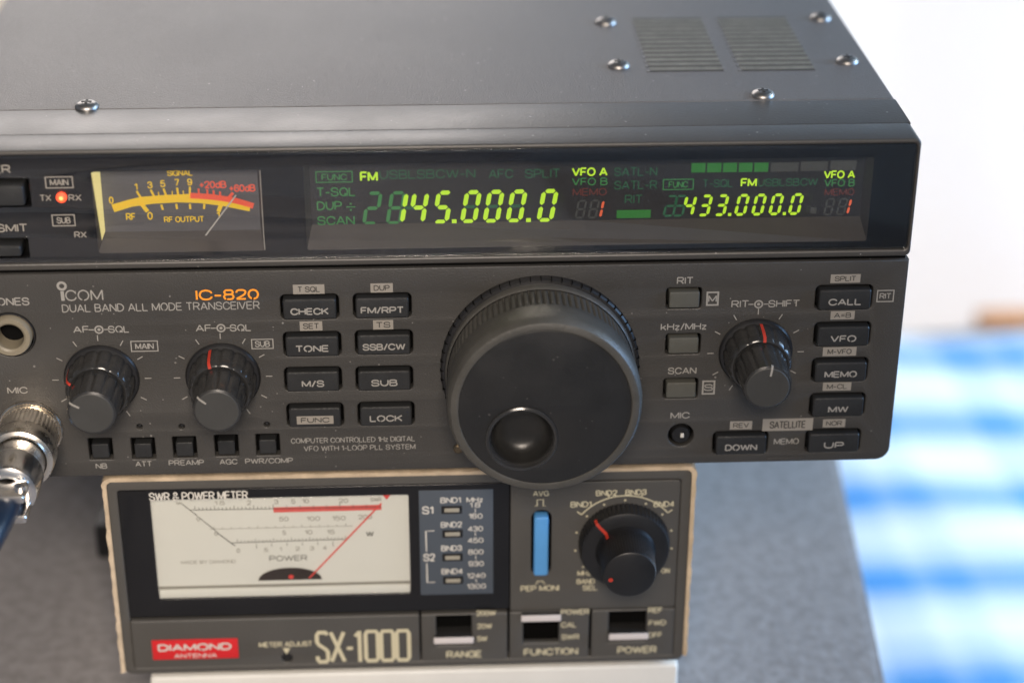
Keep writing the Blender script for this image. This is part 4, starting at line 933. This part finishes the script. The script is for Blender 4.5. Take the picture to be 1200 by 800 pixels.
# lower strip: badge panel and three switch bays
lz0, lz1 = -61.7, -46.3
bays = [(bx0 + .1, (-2.89, -49.82)[0]), ((-2.43, -49.84)[0], (20.82, -50.53)[0]), ((21.40, -50.55)[0], (42.91, -51.19)[0]), ((43.61, -51.21)[0], bx1 - .1)]
slots = [None, ((1.60, -43.04), (11.17, -56.68)), ((25.04, -42.48), (34.74, -56.55)), ((48.24, -43.84), (58.42, -56.82))]
adj = (-38.81, -59.46)
for (x0, x1), sl in zip(bays, slots):
    hs = [rr(sl[0][0], sl[1][0], sl[1][1], min(lz1 - .7, sl[0][1]), .2)] if sl else [circ(*adj, 1.5, 24)]
    plate(rr(x0, x1, lz0, lz1 - .1, .35), hs, SY - .9, SY + 1.2, .35, 'switch_plate', M['sx'], S)
for p, w in (((6.25, -53.72), 10.7), ((29.75, -47.23), 10.7), ((53.52, -53.86), 10.7)):
    lv = MB().box(p[0] - w / 2 + .2, p[0] + w / 2 - .2, SY - 2.3, SY + 3, p[1] - .8, p[1] + .75, .2, 2).build('lever_switch', M['knob'], S)
    MB().box(p[0] - w / 2, p[0] + w / 2, SY - 3.0, SY - 2.2, p[1] - .95, p[1] + .85, .3, 3).build('lever_tip', M['whitebar'], lv)
q = MB(); cyl = SY - .97
cq('200W', (12.42, -47.22), (17.71, -47.21), 6.6); cq('20W', (12.63, -51.40), (16.67, -51.41), 6.4); cq('5W', (12.61, -55.49), (15.39, -55.46), 6.4); cq('RANGE', (4.22, -60.76), (13.89, -60.78), 8.6, .03)
cq('POWER', (35.22, -47.50), (42.95, -47.51), 6.6); cq('CAL', (35.28, -51.63), (39.56, -51.65), 6.4); cq('SWR', (35.45, -55.62), (40.33, -55.60), 6.4); cq('FUNCTION', (25.27, -60.62), (40.08, -60.68), 8.6, .03)
cq('REF', (58.80, -47.59), (62.74, -47.59), 6.6); cq('FWD', (59.06, -51.67), (63.83, -51.70), 6.4); cq('OFF', (58.96, -55.65), (62.93, -55.66), 6.4); cq('POWER', (50.83, -60.73), (61.60, -60.77), 8.6, .03)
cq('METER ADJUST', (-46.13, -55.77), (-31.78, -55.54), 6.2)
p = (-38.85, -56.98); q.poly([(p[0] - 1.0, cyl, p[1] + .9), (p[0] + 1.0, cyl, p[1] + .9), (p[0], cyl, p[1] - 1.2)])
# model number in tall outlined strokes
a, b = (-30.99, -61.31), (-5.10, -51.29); H = b[1] - (-5.30, -61.40)[1]; x0 = a[0]; zb = (a[1] + (-5.30, -61.40)[1]) / 2 + .2; Wd = b[0] - a[0]
st = 1.05
nst = [0]
def stroke(pts):
    nst[0] += 1; q.line([(x0 + u * Wd / 111, zb + v * H / 38) for u, v in pts], st, cyl - .006 * nst[0])
stroke([(14, 34), (12, 37), (4, 37), (2, 34), (2, 25), (4, 22), (12, 16), (14, 13), (14, 4), (12, 1), (4, 1), (2, 4), (2, 8)])
stroke([(18, 37), (33, 1)]); stroke([(33, 37), (18, 1)]); stroke([(36, 17), (43, 17)]); stroke([(46, 31.5), (51, 36.5)]); stroke([(51, 38), (51, 0)])
for o in (58, 76, 94): stroke([(o + 7, 37), (o + 2, 37), (o, 34), (o, 4), (o + 2, 1), (o + 12, 1), (o + 14, 4), (o + 14, 34), (o + 12, 37), (o + 7, 37)])
q.build('plate_lettering', M['print_cream'], S, 0, False)
a, b = (-74.68, -52.39), (-51.71, -58.69)
bd = MB().box(a[0], b[0], SY - 1.3, SY, b[1], a[1] - .1, .15).build('badge', M['badge'], S)
q = MB(); q.text('DIAMOND', (-73.14, -56.07)[0], (-53.47, -55.83)[0], (-63.31, -55.92)[1], 8.6 * .2739, SY - 1.36, 0, .05)
q.text('ANTENNA', (-68.98, -58.44)[0], (-57.51, -58.23)[0], (-63.24, -58.22)[1], 5.2 * .2739, SY - 1.36, 0, .02); q.build('badge_lettering', M['print_white'], bd, 0, False)
MB().lathe([(1.5, SY + 1), (1.4, SY - .2), (0, SY - .2)], *adj, 20).build('adjust_screw', M['black'], S)
adopt(S)

# ================================================================== white box at the bottom of the stack
f = (-4.45, 2.73)
Bx = empty('white_cabinet', (-5, 70, DZ), 'white metal box at the bottom of the stack under the meter', 'box')
MB().box((-76.26, 3.68)[0], (67.89, 1.00)[0], f[1], 190, DZ + 5, -65.5, 1.2, 3).build('body', M['white'], Bx)
for x, y in ((-72, 8), (56, 8), (-72, 176), (56, 176)): MB().box(x, x + 10, y, y + 10, DZ + .05, DZ + 5, 1).build('foot', M['rubberfoot'], Bx)
adopt(Bx)
for x, y in ((-79, 12), (58, 12), (-79, 88), (58, 88)): keep(MB().box(x, x + 9, y, y + 9, -65.45, SZ0 + .5, .3).build('foot', M['rubberfoot']), S)
# small black connector block and lead left of the meter
n = empty('connector_block', (-98, 118, DZ), 'small black connector block with a thin lead behind the meter', 'connector')
ca, cb = (-105.85, 96.98), (-99.74, 95.73)
MB().box(ca[0], cb[0], ca[1], ca[1] + 16, DZ + .1, DZ + 12.5, 1.2, 3).build('body', M['black'], n)
MB().tube(smooth([(ca[0] + 11, ca[1] + 7, DZ + 11), (ca[0] + 10, ca[1] + 10, DZ + 20), (-95, ca[1] + 24, DZ + 30), (-78, ca[1] + 50, DZ + 42), (-40, 195, DZ + 50)]), 2.6, 12).build('lead', M['cable'], n)
adopt(n)
bpy.context.view_layer.update()
